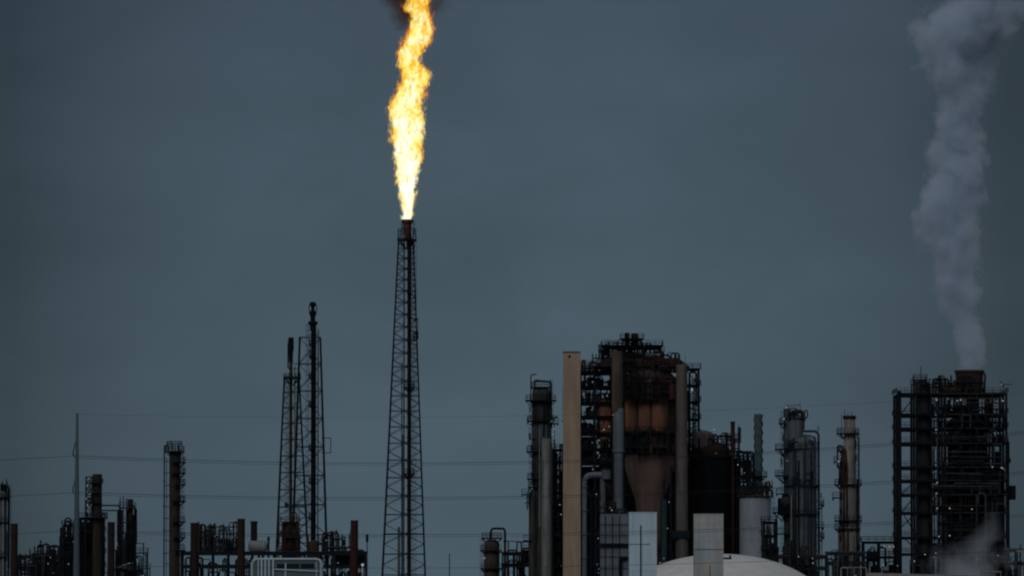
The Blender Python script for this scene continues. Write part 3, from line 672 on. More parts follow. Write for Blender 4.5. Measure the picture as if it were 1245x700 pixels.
t = T('standpipe', 'brown topped blue grey standpipe rising in front of the rusty reactor', 'pipe', 751, 1350)
mb = t.mb(); mb.lathe(750.5, 0, [(428, 5), (427, 6.5), (432, 6.8), (500, 6.6)], 22); mb.build('upper_shell', mat('brown standpipe', (.14, .105, .08), (.05, .04, .032), rust=.45, rustcol=(.06, .036, .026)))
mb = t.mb(); mb.lathe(752, 0, [(496, 6.2), (498, 6.5), (546, 6.6), (552, 5.6), (t.g, 5.6)], 22); mb.lathe(752, 0, [(546, 6.5), (546, 7.6), (549, 7.6), (549, 6.0)], 22); mb.build('lower_shell', SILVER)
t = T('riser_column', 'plain grey brown riser on the right flank of the rusty reactor', 'column', 829, 1355)
mb = t.mb(); mb.lathe(829, 0, [(443, 5), (444, 6.8), (520, 7), (560, 7.2), (t.g, 8.2)], 22); mb.build('shell', mat('grey brown riser', (.14, .118, .105), (.06, .05, .045), rust=.4, rustcol=(.07, .05, .042)))
mb = t.mb(); mb.box(817, 645, 838, 654, -9, 9); mb.build('support_ring', STEEL)
t = T('stair_tower', 'open steel stair tower at the right of the central unit', 'tower', 841, 1390)
frame(t, [834, 849.5], [-10, 10], [448, 468, 488, 509, 528, 548, 570], wp=.45, braces=[(834, 488, 849.5, 468, -10), (849.5, 509, 834, 488, -10), (834, 528, 849.5, 509, -10), (849.5, 468, 834, 448, 10)])
equipment(t, 836, 847, 452, 570, -6, 6, 10, seed=111, kinds='vp', mats=[STEEL, GREYSH]); lamp(t, 841, 474, -12, LAMPW, .25); lamp(t, 842, 500, -12, LAMPW, .1)
t.mb().bar((833.5, 448, 0), (833.5, 432, 0), .5).build('mast', IRON)

t = T('elbow_duct', 'silver duct with a wide elbow at the foot of the tan stack', 'duct', 718, 1330)
pipe(t, [(710, t.g, -2), (710, 577, -2), (737, 577, -2)], 3.6, mat('dull duct', (.15, .17, .20), (.10, .115, .135), rust=.25, rustcol=(.07, .06, .055)), 'duct', flange=True, rad=11)
pipe(t, [(732.5, 577, 0), (733, 600, 0), (733, t.g, 0)], 3.2, GREYSH, 'branch_duct', rad=3)
mb = t.mb(); mb.lathe(737, -2, [(571, 3), (571, 5.6), (582, 5.6), (583, 3)], 14); mb.build('damper', GREYSH)
equipment(t, 718, 728, 588, 760, -8, 4, 16, seed=121, kinds='vp', mats=[IRON, STEEL], lamps=10)
t = T('cladded_building', 'grey panelled building with pipes on its face behind the white tower', 'building', 742, 1290)
mb = t.mb(); mb.box(730, 624, 766, t.g, 0, 40); mb.build('wall', mat('grey panels', (.17, .19, .21), (.12, .135, .15), rust=.15, plates=(2.6, 3.2, .05, (1, 1, 1), (.82, .84, .86))))
mb = t.mb(); mb.box(729.4, 622.6, 766.6, 623.9, -.6, 40.6); mb.build('roof', STEEL)
mb = t.mb(); mb.box(724, 660, 770, 664, -4, -.3); mb.build('beam', IRON)
for x in (736, 744.5, 753): pipe(t, [(x, t.g, -1.2), (x, 626, -1.2)], .45, STEEL, flange=False)
for y in (637, 650, 676, 690): pipe(t, [(729, y, -2), (764, y, -2)], .35, STEEL, flange=False)
pipe(t, [(764, 678, -4), (754, 678, -4), (754, 700, -4)], 2, IRON, rad=2); equipment(t, 734, 762, 606, 623, 4, 30, 16, seed=122, kinds='vvp', lamps=4)

# ------------------------------------------------------------------ right of the central unit
tb = T('pipe_rack_unit', 'tall dark pipe bent filling the gap behind the squat black vessel', 'pipe rack', 850, 1430)
frame(tb, [834, 862, 898, 912], [-8, 14], [560, 580, 600, 620, 640, 662], m=IRON)
equipment(tb, 832, 852, 552, 770, -12, 12, 44, seed=133, kinds='vvpgr', mats=[IRON, BLACKV, IRON, STEEL])
equipment(tb, 888, 912, 570, 770, -12, 12, 44, seed=134, kinds='vvpgr', mats=[IRON, BLACKV, IRON, STEEL])
mb = tb.mb(); mb.box(830, 566, 850, tb.g, 4, 12); mb.box(890, 590, 906, tb.g, 4, 12); mb.build('casing', IRON)
t = T('squat_vessel', 'squat black vessel with a dull pink domed top and rim', 'vessel', 865, 1380)
mb = t.mb(); mb.lathe(864, 0, vessel_prof(536, 556, 24, .5) , 36); mb.build('head', BROWN)
mb = t.mb(); mb.lathe(864, 0, [(554, 24), (553, 28), (557, 28), (557, 26.5), (592, 26), (t.g, 24)], 36); mb.build('shell', BLACKV)
mb = t.mb(); mb.lathe(855, -6, vessel_prof(523, 545, 14, .6), 24); mb.build('dome', PINKD)
platform(t, 864, 0, 553, 20, 30, 0, 360, IRON, IRON); platform(t, 864, 0, 596, 24, 27, 0, 360, IRON, IRON)
equipment(t, 838, 894, 524, 553, -22, 16, 36, seed=131, kinds='vvprs', mats=[IRON, STEEL, PURPLE, REDST], lamps=1)
pipe(t, [(872, 540, -6), (872, 530, -6), (888, 530, -6)], 1.6, REDST); lamp(t, 868, 522, -8, LAMPW, .14)
t = T('vent_stack', 'reddish stub stack with a side box above the squat black vessel', 'stack', 890, 1375)
mb = t.mb(); mb.lathe(891, 0, [(512, 2), (512, 3), (515, 3), (515, 2.6), (545, 2.6), (546, 1.6), (t.g, 1.8)], 16); mb.build('shell', REDST)
mb = t.mb(); mb.box(897, 519, 901, 538, -2, 2); mb.bar((880, 527, 0), (900, 527, 0), 1); mb.bar((882, 538, 0), (901, 537, 0), .9); mb.bar((898, 527, 0), (898, 515, 0), .6); mb.build('side_box', PURPLE)
t = T('steel_frame', 'small open dark pipe frame between the squat vessel and strake stack', 'steel structure', 904, 1385)
frame(t, [896, 908], [-6, 8], [548, 563, 577, 590], wp=.35, rails=False, decks=False)
equipment(t, 889, 916, 548, 610, -8, 8, 40, seed=141, kinds='vppr', lamps=3)
pipe(t, [(908, 566, 0), (917, 566, 0), (917, 600, 0)], .9, STEEL)
for x in (884, 889, 894): pipe(t, [(x, t.g, -2), (x, 562, -2)], 1.2, STEEL)
t = T('storage_tank', 'upright pale tank with a railed rusty top under the strake stack', 'tank', 918, 1360)
mb = t.mb(); mb.lathe(918, 0, [(601, 4), (603, 17), (605, 19), (t.g, 19)], 40)
for y in (630, 656, 682): mb.lathe(918, 0, [(y, 18.8), (y, 19.3), (y + .7, 19.3), (y + .7, 18.8)], 40)
mb.build('shell', WTANK)
platform(t, 918, 0, 602, 17, 22, 0, 360, RUSTY, RUSTY); equipment(t, 902, 936, 584, 603, -12, 12, 26, seed=142, kinds='vvps', mats=[RUSTY, STEEL, IRON], lamps=1)
ladder(t, 938, -3, 760, 598, 0)
t = T('strake_stack', 'slender blue grey stack wrapped in a spiral strake', 'stack', 922, 1420)
mb = t.mb(); mb.lathe(922, 0, [(505, 4), (503, 4.4), (503, 4.9), (575, 5.0), (t.g, 5.2)], 24); mb.build('shell', BLUEST)
mb = t.mb(); vs_ = []; fs = []; n = 260
for s_ in range(3):
    b0 = len(vs_)
    for i in range(n + 1):
        u = i / n; a = u * 2 * PI * 2.2 + s_ * 2 * PI / 3; y = 504 + u * 72
        for r_ in (4.8, 6.0):
            for dy in (0, .5): vs_.append(t.p(922 + r_ * math.cos(a), y + dy, r_ * math.sin(a)))
    for i in range(n):
        b = b0 + i * 4; c = b + 4; fs += [(b, b + 2, c + 2, c), (b + 1, c + 1, c + 3, b + 3), (b + 2, b + 3, c + 3, c + 2)]
mb.add(vs_, fs); mb.build('strake', BLUEST)
platform(t, 922, 0, 578, 5, 11); platform(t, 922, 0, 592, 5, 9, 180, 400)

t = T('process_column', 'broad grey column with looping overhead pipes and dark ring platforms', 'column', 972, 1370)
G1 = mat('grey green shell', (.115, .135, .145), (.050, .060, .066), rust=.25, rustcol=(.055, .048, .043), scale=.35)
G2 = mat('dark jacket', (.05, .06, .066), (.025, .03, .034), rust=.2)
shell(t, 975, 0, 530, t.g, 18, G1, head=.7)
mb = t.mb(); mb.lathe(967, -2, vessel_prof(505, 535, 9.5, .6)); mb.build('top_drum', G1)
shell(t, 957, 3, 496, t.g, 4.2, G1, 'side_riser', head=.2)
pipe(t, [(963, 510, -2), (963, 499, -2), (977, 499, -2), (977, 522, -2)], 1.5, G2, 'overhead_pipe', rad=5)
pipe(t, [(968, 530, -4), (968, 524, -4), (995, 524, -4), (995, t.g, -4)], 1.5, G2, 'overhead_pipe', rad=6)
pipe(t, [(975, 540, -4), (975, 528, -4), (991, 531, -6), (991, t.g, -6)], 1.5, BLUEST, 'overhead_pipe', rad=6)
platform(t, 957, 3, 545, 4, 15, 120, 270); platform(t, 972, 0, 545, 10, 20)
platform(t, 957, 3, 514, 4, 10, 110, 250); platform(t, 957, 3, 577, 4, 15, 110, 270); platform(t, 975, 0, 589, 18, 22, 180, 380); platform(t, 975, 0, 624, 18, 22, 150, 400); platform(t, 955, 0, 622, 4, 16, 110, 300)
platform(t, 995, -4, 613, 2, 7, -90, 90); platform(t, 995, -4, 652, 2, 7, -90, 90); platform(t, 967, -2, 508, 9, 10.5)
mb = t.mb(); mb.bar((955, 493, 0), (973, 492, 0), .7); mb.bar((973, 489, 0), (973, 500, 0), .6); mb.bar((957, 492, 0), (957, 500, 0), .6); mb.build('davit', IRON)
ladder(t, 953, 0, 700, 500, 180); ladder(t, 965, -17, 700, 546, 270)
pipe(t, [(961, t.g, -19), (961, 602, -19)], .7, PALE); pipe(t, [(999, t.g, 0), (999, 610, 0)], .6, BLUEST)
for x, y0, y1, mm in ((976, 700, 548, G2), (981, 700, 592, STEEL2), (970, 800, 560, IRON), (985, 700, 548, IRON), (968, 620, 592, GREYSH), (978, 622, 530, STEEL2)): pipe(t, [(x, y0, -19.2), (x, y1, -19.2)], rnd.uniform(.45, .9), mm)
for y in (517, 528, 538, 556, 566, 598, 606, 634, 644, 660): valve_tree(t, rnd.choice((950, 953, 962, 989, 996)) + rnd.uniform(-2, 2), -9, y, y + rnd.uniform(6, 13), rnd.choice((IRON, STEEL, STEEL2)))
equipment(t, 954, 990, 530, 546, -16, -8, 16, seed=153, kinds='vpr', mats=[IRON, G2, STEEL2]); equipment(t, 962, 990, 570, 590, -18, -17, 10, seed=154, kinds='vpr', mats=[IRON, G2, STEEL2])
equipment(t, 952, 982, 496, 512, -10, 4, 14, seed=155, kinds='vpr', mats=[IRON, G2, STEEL2])
small_platform(t, 944, 956, -6, 8, 599, 603); small_platform(t, 984, 1001, -10, 4, 640, 644); small_platform(t, 944, 960, -12, 0, 648, 652); ladder(t, 990, -6, 690, 592, 270)
mb = t.mb(); mb.ball((955, 610, -8), 7.5, 16); mb.build('round_drum', STEEL2)
equipment(t, 946, 964, 600, 626, -14, -4, 12, seed=151, kinds='vp', mats=[IRON, STEEL]); lamp(t, 953, 509, -6); lamp(t, 956, 495, -4); lamp(t, 957, 560, -6, LAMPW, .1)

t = T('valve_skid', 'dark cluster of valves and pipes in front of the broad grey column', 'pipework', 945, 1320)
frame(t, [928, 941], [-6, 8], [634, 650, 668], wp=.3)
equipment(t, 925, 944, 628, 750, -10, 10, 40, seed=161, kinds='vvprg', mats=[IRON, STEEL, STEEL2], lamps=5)
equipment(t, 944, 992, 656, 750, -10, 14, 60, seed=162, kinds='vvppgs', mats=[IRON, STEEL, RUSTY, IRON], lamps=5)
rack(t, 940, 1004, [676, 690], -8, 14, 16, npipe=3, seed=9)

t = T('process_column', 'slim buff rust stained column with spiked top and stepped wider base', 'column', 1031, 1390)
mb = t.mb(); mb.lathe(1033, 0, vessel_prof(508, 592, 7, .3), 24); mb.build('shell', PALEB)
mb = t.mb(); mb.lathe(1032, 0, [(586, 7), (592, 11.5), (640, 12), (641, 13.4), (t.g, 13.8)], 28); mb.build('lower_shell', PALEB)
mb = t.mb(); mb.lathe(1026, -4, [(545, 2), (548, 4), (590, 6), (592, 3)], 14); mb.build('side_pot', RUSTY)
for y, ro, a0, a1 in ((526, 14, 0, 360), (588, 17, 90, 400), (632, 17, 0, 360), (642, 17, 60, 330), (568, 12, 100, 260), (547, 12, 140, 240)): platform(t, 1031, 0, y, 7 if y < 600 else 12, ro, a0, a1, RUSTY if y > 540 and y < 630 else STEEL)
ladder(t, 1041, -2, 630, 526, 0); pipe(t, [(1044, t.g, 0), (1044, 530, 0), (1038, 520, 0)], .8, STEEL); pipe(t, [(1036, 592, -6), (1036, 640, -6)], 1.4, BLUEST)
for x, y in ((1023, 503), (1027, 498), (1031, 501), (1036, 500), (1039, 505)): t.mb().bar((x, 526, (x - 1031) * .6), (x, y, (x - 1031) * .6), .6).build('vent_spike', IRON)
mb = t.mb(); mb.lathe(1033, 0, [(506, 5), (505, 8), (509, 8), (510, 5)], 16); mb.build('top_flange', STEEL)
for x, y0, y1, mm in ((1037, 800, 650, BLUEST), (1041, 700, 592, IRON), (1025, 700, 560, RUSTY), (1029, 640, 592, IRON), (1039, 588, 530, IRON)): pipe(t, [(x, y0, -12.5), (x, y1, -12.5)], rnd.uniform(.5, .9), mm)
for y in (534, 552, 560, 574, 582, 598, 606, 616, 624, 650, 660): valve_tree(t, rnd.choice((1020, 1022, 1041, 1043)) + rnd.uniform(-2, 2), -8, y, y + rnd.uniform(6, 12), rnd.choice((IRON, RUSTY, STEEL)))
small_platform(t, 1012, 1024, -8, 6, 604, 608); small_platform(t, 1014, 1026, -8, 6, 560, 564, RUSTY)
lamp(t, 1019, 561, -8, LAMPW, .18); lamp(t, 1021, 555, -8, LAMPR, .1); equipment(t, 1018, 1028, 540, 590, -8, 4, 10, seed=171, kinds='vp', mats=[RUSTY, STEEL])
pipe(t, [(1030, t.g, -14), (1030, 645, -14)], 1.0, RUSTY)
t = T('pipe_rack_unit', 'low railed pipe rack at the foot of the slim buff column', 'pipe rack', 1030, 1360)
rack(t, 1005, 1050, [672, 684], -8, 12, 11, npipe=4, seed=10); equipment(t, 1006, 1048, 668, 750, -12, 10, 34, seed=172, kinds='vvp', mats=[STEEL, STEEL2, IRON, GREYSH], lamps=1)

# ------------------------------------------------------------------ the big frame on the right
t = T('furnace_structure', 'tall black steel furnace structure under the steam plume', 'steel structure', 1158, 1400)
FL = [478, 503, 520, 538, 567, 583, 600, 622, 652, 672]
frame(t, [1092, 1113, 1131, 1147, 1166, 1186, 1205, 1222], [-20, 25, 70], FL, wp=.55, decks=False, m=IRON)
t.mb().bar((1092, t.g, -22), (1092, 476, -22), 5.2, 4).build('post', IRON)
mb = t.mb()
for y in FL: mb.box(1113, y - .6, 1222, y - .1, -18, 68)
mb.build('deck', IRON)
for (x0, y0, x1, y1) in ((1095, 503, 1113, 479), (1095, 600, 1113, 583), (1095, 622, 1113, 600), (1113, 652, 1095, 622), (1095, 640, 1113, 622), (1095, 652, 1113, 668), (1186, 503, 1222, 478), (1147, 652, 1186, 622)): t.mb().bar((x0, y0, -20), (x1, y1, -20), .24 / t.k).build('brace', IRON)
mb = t.mb(); mb.lathe(1122, 0, vessel_prof(463, 700, 9, .4)); mb.lathe(1122, 0, [(660, 9), (670, 12), (t.g, 12)]); mb.build('shell', mat('dark vessel', (.04, .04, .04), rust=.3, rustcol=(.05, .035, .025)))
mb = t.mb(); mb.box(1151, 568, 1219, t.g, 2, 60); mb.build('dark_recess', mat('recess black', (.013, .0135, .0135), (.008, .009, .010), rust=.3, rustcol=(.020, .016, .012), plates=(7, 5, .08, (1, 1, 1), (.7, .7, .7))))  # near black box standing in for the shaded recess inside the frame
for x, rr, top in ((1168, 9, 492), (1184, 8, 480), (1158, 5, 512), (1196, 6, 505)):
    mb = t.mb(); mb.lathe(x, 14, vessel_prof(top, 580, rr, .5)); mb.build('drum', IRON)
for x in (1134, 1138, 1143, 1148.5): pipe(t, [(x, t.g, -24), (x, rnd.uniform(474, 520), -24)], rnd.uniform(.6, 1.2), rnd.choice((IRON, STEEL, STEEL2)))
for i, (a, b) in enumerate(zip(FL, FL[1:])):
    t.mb().box(1131, a + .6, 1222, a + 1.5, -21.6, -20.9).build('edge_beam', STEEL2) 
    equipment(t, 1130, 1221, a + 2, b, -27, -21, 17, seed=190 + i, kinds='vvprrs', mats=[IRON, STEEL2, STEEL, IRON, STEEL, OLIVE], lamps=0)
    equipment(t, 1130, 1221, a + 1, b, -14, 40, 12, seed=290 + i, kinds='vgpg', mats=[IRON, STEEL, BLACKV, RUSTY], lamps=0)
equipment(t, 1112, 1200, 455, 478, -16, 40, 40, seed=181, kinds='vvpsr', mats=[IRON, STEEL, RUSTY])
equipment(t, 1110, 1225, 655, 750, -34, -24, 50, seed=182, kinds='vvpgsr', mats=[IRON, BLACKV, STEEL, STEEL2, OLIVE], lamps=6)
pipe(t, [(1187, 612, -26), (1187, 600, -26), (1196, 600, -26), (1196, 680, -26)], 1.4, STEEL2); pipe(t, [(1185, 690, -26), (1185, 602, -26)], .9, STEEL2)
pipe(t, [(1134, 478, -10), (1134, 461, -10), (1153, 461, -10), (1153, 474, -10)], 1.3, STEEL); pipe(t, [(1143, 474, -6), (1166, 474, -6)], 4, OLIVE, 'duct')
for x, y, m_ in ((1137, 487, LAMPW), (1162, 488, LAMPW), (1166, 487, LAMPY), (1137, 587, LAMPW), (1137, 618, LAMPW), (1152, 618, LAMPY), (1139, 652, LAMPW), (1152, 651, LAMPY), (1204, 568, LAMPW), (1215, 569, LAMPY), (1217, 570, LAMPW),
                 (1135, 672, LAMPW), (1122, 674, LAMPY), (1136, 600, LAMPW), (1136, 523, LAMPW), (1217, 488, LAMPY), (1109, 682, LAMPW), (1179, 619, LAMPW)): lamp(t, x, y, -30, m_, .15)
for y in (505, 545, 567, 603, 636): lamp(t, 1136 + rnd.uniform(-1.2, 1.2), y, -27, LAMPD, rnd.uniform(.1, .16))  # dim glowing balls added in the post gap, standing in for glimpsed sky
mb = t.mb(); mb.box(1226, 590, 1234, 607, -10, 10); mb.box(1222, 597, 1226, 600, -4, 4); mb.build('side_box', IRON)
mb = t.mb(); mb.lathe(1225, -6, [(536, 1), (537, 2), (556, 2), (557, 3.5), (562, 3.5), (563, 1.6), (t.g, 1.6)], 10); mb.build('valve', STEEL)
mb = t.mb(); mb.bar((1220, 478, 0), (1220, 464, 0), .6); mb.bar((1216, 463, 0), (1221, 470, 0), 1.2); mb.bar((1219, 467, 0), (1231, 467, 0), .8); mb.build('wind_boom', IRON); lamp(t, 1218, 467, -3, LAMPW, .12)
t.mb().bar((1120, 466, 0), (1120, 445, 0), .9).build('mast', IRON); small_platform(t, 1111, 1127, -10, 10, 461, 478)

t = T('steam_stack', 'wide rusty stack venting the steam plume on the furnace structure', 'stack', 1178, 1405, z=zpy(478, 1405))
mb = t.mb(); mb.lathe(1179, 0, [(454, 15), (450, 15.5), (450, 18.2), (453, 18.2), (453, 17), (465, 16.4), (477, 15.5)], 32); mb.build('shell', mat('burnt rusty stack', (.05, .032, .026), (.03, .022, .020), rust=.4, rustcol=(.10, .032, .022), scale=.16))
mb = t.mb(); mb.lathe(1179, 0, [(464, 16), (464, 17.4), (466, 17.4), (466, 16)], 32); mb.build('stiffener_ring', STEEL)
pipe(t, [(1197, 478, -4), (1198, 454, -4), (1191, 451, -4)], 1.2, STEEL)

t = T('steel_frame', 'low dark portal frame with pink lamps left of the furnace structure', 'steel structure', 1070, 1385)
frame(t, [1049, 1068, 1090], [-10, 14], [658, 676], wp=.5, m=IRON)
equipment(t, 1050, 1090, 664, 750, -14, 12, 44, seed=191, kinds='vgpg', mats=[IRON, BLACKV, STEEL], lamps=3)
mb = t.mb(); mb.tube([(1054, 676, 0), (1066, 676, 0)], 6, 12); mb.build('drum', IRON)
for x in (1074, 1080, 1085): lamp(t, x, 664, -14, LAMPR, .15)
t = T('pipe_rack_unit', 'dark pipe rack running off the right edge past the furnace structure', 'pipe rack', 1240, 1390)
rack(t, 1222, 1275, [668, 684], -10, 14, 12, npipe=4, seed=12); equipment(t, 1224, 1262, 660, 760, -12, 12, 30, seed=192, kinds='vvpg', mats=[IRON, BLACKV, STEEL], lamps=0)
for x in (1237, 1243, 1249): pipe(t, [(x, t.g, -13), (x, 687, -13)], 1.0, GREYSH)
t.mb().box(1234, 668, 1262, 670.5, -14, -11).build('pale_beam', PALE)

# ------------------------------------------------------------------ foreground: clad towers, dome, cabin, poles
def clad(px0, px1, top, Y, m, label):
    t = T('clad_tower', label, 'tower', (px0 + px1) / 2, Y, 'white clad towers')
    wd = px1 - px0
    t.mb().box(px0, top + 1.2, px1, t.g, 0, wd).build('wall', m)
    mb = t.mb(); mb.box(px0 - .5, top, px1 + .5, top + 1.19, -.5, wd + .5); mb.build('coping', m)
    mb = t.mb()
    for x in (px0, px1): mb.box(x - .35, top + 1.25, x + .35, t.g, -.35, -.05)
    mb.build('corner_trim', m)
    return t
t = clad(765, 798, 622, 1040, WHITE, 'clean white clad tower with the dark pole in front')
t = clad(844, 879, 624, 1050, WHITE2, 'stained white clad tower standing before the pale dome')
t.mb().box(844, 667, 879, 667.8, -.25, -.02).build('panel_seam', STEEL2)
t.mb().box(862.6, 687, 863.4, t.g, -.25, -.02).build('panel_seam', STEEL2)
t = T('dome_tank', 'broad pale domed tank roof behind the stained white tower', 'tank', 882, 1130)
prof = []
for i in range(25):
    a = PI / 2 * i / 24; prof.append((671 + 84 * (1 - math.cos(a)), max(.5, 142 * math.sin(a))))
mb = t.mb(); mb.lathe(882, 142, prof, 96); mb.build('dome_roof', DOMEW)
mb = t.mb(); mb.lathe(882, 142, [(755, 141.5), (756, 143), (t.g, 143)], 96); mb.build('shell', DOMEW)
mb = t.mb(); mb.tube([(880, 678, 16), (890, 678, 16)], 1.2, 10); mb.lathe(888, 16, [(674, 1.2), (678, 1.2)], 10); mb.build('vent', IRON)

# white ribbed cabin
t = T('white_cabin', 'white rounded cabin with ribs and dark windows in front of the plant', 'cabin', 348, 900)
def rrect(x0, y0, x1, y1, r, n=5):
    pts = [(x0, y1)]
    for i in range(n + 1):
        a = PI - PI / 2 * i / n; pts.append((x0 + r + r * math.cos(a), y0 + r - r * math.sin(a)))
    for i in range(n + 1):
        a = PI / 2 - PI / 2 * i / n; pts.append((x1 - r + r * math.cos(a), y0 + r - r * math.sin(a)))
    pts.append((x1, y1)); return pts
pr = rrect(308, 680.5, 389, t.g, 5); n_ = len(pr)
mb = t.mb(); mb.add([t.p(x, y, d) for d in (1.5, 46) for x, y in pr], [tuple(range(n_ - 1, -1, -1)), tuple(range(n_, 2 * n_))] + [(i, (i + 1) % n_, (i + 1) % n_ + n_, i + n_) for i in range(n_)]); mb.build('body', mat('shadowed panel', (.13, .16, .175), (.10, .125, .135)))  # white body with its shade put into this darker colour
pr2 = rrect(306.5, 679, 390.5, t.g, 6)
mb = t.mb()
for d in (0, 46): mb.tube([(x, y, d) for x, y in pr2], 1.25, 8)
mb.build('outer_frame', WFRAME)
for x in (314.5, 318.5, 323, 327.5, 332.5): t.mb().tube([(x, t.g, -.2), (x, 680, -.2)], 1.35 if x > 315 else .9, 8).build('rib', WFRAME)
mb = t.mb(); mb.tube([(334, 691.5, -.2), (388, 694, -.2)], .8, 8); mb.tube([(385, t.g, -.2), (385, 682, -.2)], .6, 8); mb.build('rail', WFRAME)
for x0, x1 in ((337, 346.5), (348.5, 364), (366, 382)): t.mb().box(x0, 684.5, x1, 690, .4, 1.4).build('window', GLASS)
t.mb().box(346.6, 684, 348.3, t.g, .2, 1.45).build('mullion', WFRAME)

# utility poles
def pole(px, top, Y, r, label, arm=None):
    t = T('utility_pole', label, 'pole', px, Y, 'thin dark utility poles')
    mb = t.mb(); mb.lathe(px, 0, [(top, r * .8), (t.g, r * 1.25)], 10); mb.build('shaft', STEEL2)
    if arm: 
        mb = t.mb(); mb.box(arm[0], arm[2], arm[1], arm[2] + .9, -r - .8, -r - .02); mb.build('crossarm', STEEL2)
        for x in (arm[0] + 2, (arm[0] + arm[1]) / 2 - 3, arm[1] - 2):
            mb = t.mb(); mb.lathe(x, -r - .4, [(arm[2] - 1.2, .25), (arm[2] - .8, .45), (arm[2] - .02, .3)], 8); mb.build('insulator', GREYSH)
    return t
pole(779, 638, 760, 1.15, 'thin dark utility pole before the clean white tower', (765, 790, 660.8))
t = pole(446.5, 652, 780, .75, 'thin utility pole with a dark cap just left of the flare stack')
mb = t.mb(); mb.lathe(446.5, 0, [(649, 1.0), (649, 1.7), (658, 1.6), (658.5, .9)], 10); mb.build('cap', IRON)
pole(546.5, 672, 790, .7, 'short thin dark utility pole right of the flare stack')
t = T('lamp_post', 'short white lamp post beside the red brown furnace stack', 'lamp post', 441, 1250)
mb = t.mb(); mb.lathe(441, 0, [(688, .8), (t.g, 1.0)], 10); mb.build('shaft', WFRAME); lamp(t, 441, 686, 0, LAMPW, .3)
# pale pipe fence and low wall, bottom right
t = T('pipe_fence', 'pale pipe guard frame at the foot of the slim buff column', 'fence', 1037, 1000)
mb = t.mb(); mb.tube(bend([(1022, t.g, 0), (1022, 689.5, 0), (1053, 689.5, 0), (1053, t.g, 0)], 2), .8, 8); mb.build('frame', PALEB)
for x in (1030, 1038, 1046): t.mb().tube([(x, t.g, 0), (x, 690, 0)], .45, 8).build('bar', PALEB)
t = T('low_wall', 'long low pale wall along the bottom right edge', 'wall', 1120, 1010)
mb = t.mb(); mb.add([t.p(x, y, d) for d in (0, 3) for x, y in ((1054, 695.5), (1195, 699.5), (1195, t.g), (1054, t.g))], [(0, 1, 5, 4), (1, 2, 6, 5), (3, 0, 4, 7), (2, 3, 7, 6), (0, 3, 2, 1), (4, 5, 6, 7)]); mb.build('wall', mat('pale concrete', (.30, .27, .25), (.22, .19, .18), rust=.2, rustcol=(.14, .11, .10)))
t = T('railing_fence', 'short pale railing over the low wall below the furnace', 'fence', 1208, 1005)
mb = t.mb()
for x in (1193, 1200, 1208, 1216): mb.tube([(x, t.g, 0), (x, 694.5, 0)], .5, 6)
mb.tube([(1192, 694.5, 0), (1217, 694.5, 0)], .7, 8); mb.build('rail', PALE)

# transmission pole and wires
YP = 820
t = T('transmission_pole', 'tall tapered blue grey transmission pole with curved insulator arms', 'pole', 93.5, YP)
mb = t.mb(); mb.lathe(93.6, 0, [(501.5, 1.1), (503, 1.5), (600, 2.7), (700, 4.0), (t.g, 5.6)], 18); mb.build('shaft', BLUEST)
for y in (553.5, 598, 644):
    mb = t.mb(); mb.tube(bend([(93.5, y - 21, 0), (91, y - 14, 0), (89, y - 5, 0), (88.6, y, 0)], 4), [1.0] * 1 + [.75] * 40 if False else .75, 8)
    mb.tube([(88.4, y, 0), (93.5, y + 1.2, 0)], .7, 8); a_ = mb.build('arm', BLUEST)
    mb = t.mb()
    for i in range(5): mb.lathe(89.0, 0, [(y - 6 + i * 1.3, .4), (y - 5.6 + i * 1.3, 1.15), (y - 5.2 + i * 1.3, .4)], 8)
    mb.build('insulator', IRON, a_)
def wire(y_pts, label, r=.022, dY=0, group='overhead power wires'):
    """sagging wire through picture heights (px, py)"""
    t = T('power_wire', label, 'wire', 620, YP + dY, group)
    xs = [p[0] for p in y_pts]; ys_ = [p[1] for p in y_pts]
    def ev(x):     # quadratic through three points
        tot = 0
        for i in range(3):
            L = ys_[i]
            for j in range(3):
                if j != i: L *= (x - xs[j]) / (xs[i] - xs[j])
            tot += L
        return tot
    mb = t.mb()
    if xs[0] >= 90 : X0, X1 = 88.6, 1500
    else: X0, X1 = -360, 88.6
    n = 60
    mb.tube([(X0 + (X1 - X0) * i / n, ev(X0 + (X1 - X0) * i / n), 0) for i in range(n + 1)], r / t.k, 5); mb.build('strand', WIRE)
    t.o['label'] = label
names = {0: 'topmost', 1: 'upper', 2: 'middle', 3: 'lower'}
L1 = [(93, 553.5), (460, 562.5), (1245, 524.5)]; L2 = [(93, 598), (460, 604.5), (1245, 573)]; L3 = [(93, 644), (460, 649.5), (1245, 625)]
for i, L in enumerate((L1, L2, L3)):
    nm = ('highest', 'second highest', 'third highest')[i]
    wire(L, 'thin paired strand of the %s power wire right of the transmission pole' % nm, .032)
    wire([(x, y + 2.6) for x, y in L], 'lower twin strand of the %s power wire right of the transmission pole' % nm, .025, 1)
    wire([(-250, L[0][1] + 10), (0, L[0][1] + 5.2), (88, L[0][1] + .4)], '%s power wire leading left from the transmission pole' % nm.replace('highest', 'high'), .026)
wire([(93.5, 503), (480, 507), (1245, 478)], 'faint shield wire running from the transmission pole tip', .012)
wire([(93, 686), (460, 690), (1245, 668)], 'lowest faint power wire crossing in front of the white towers', .022, -20)

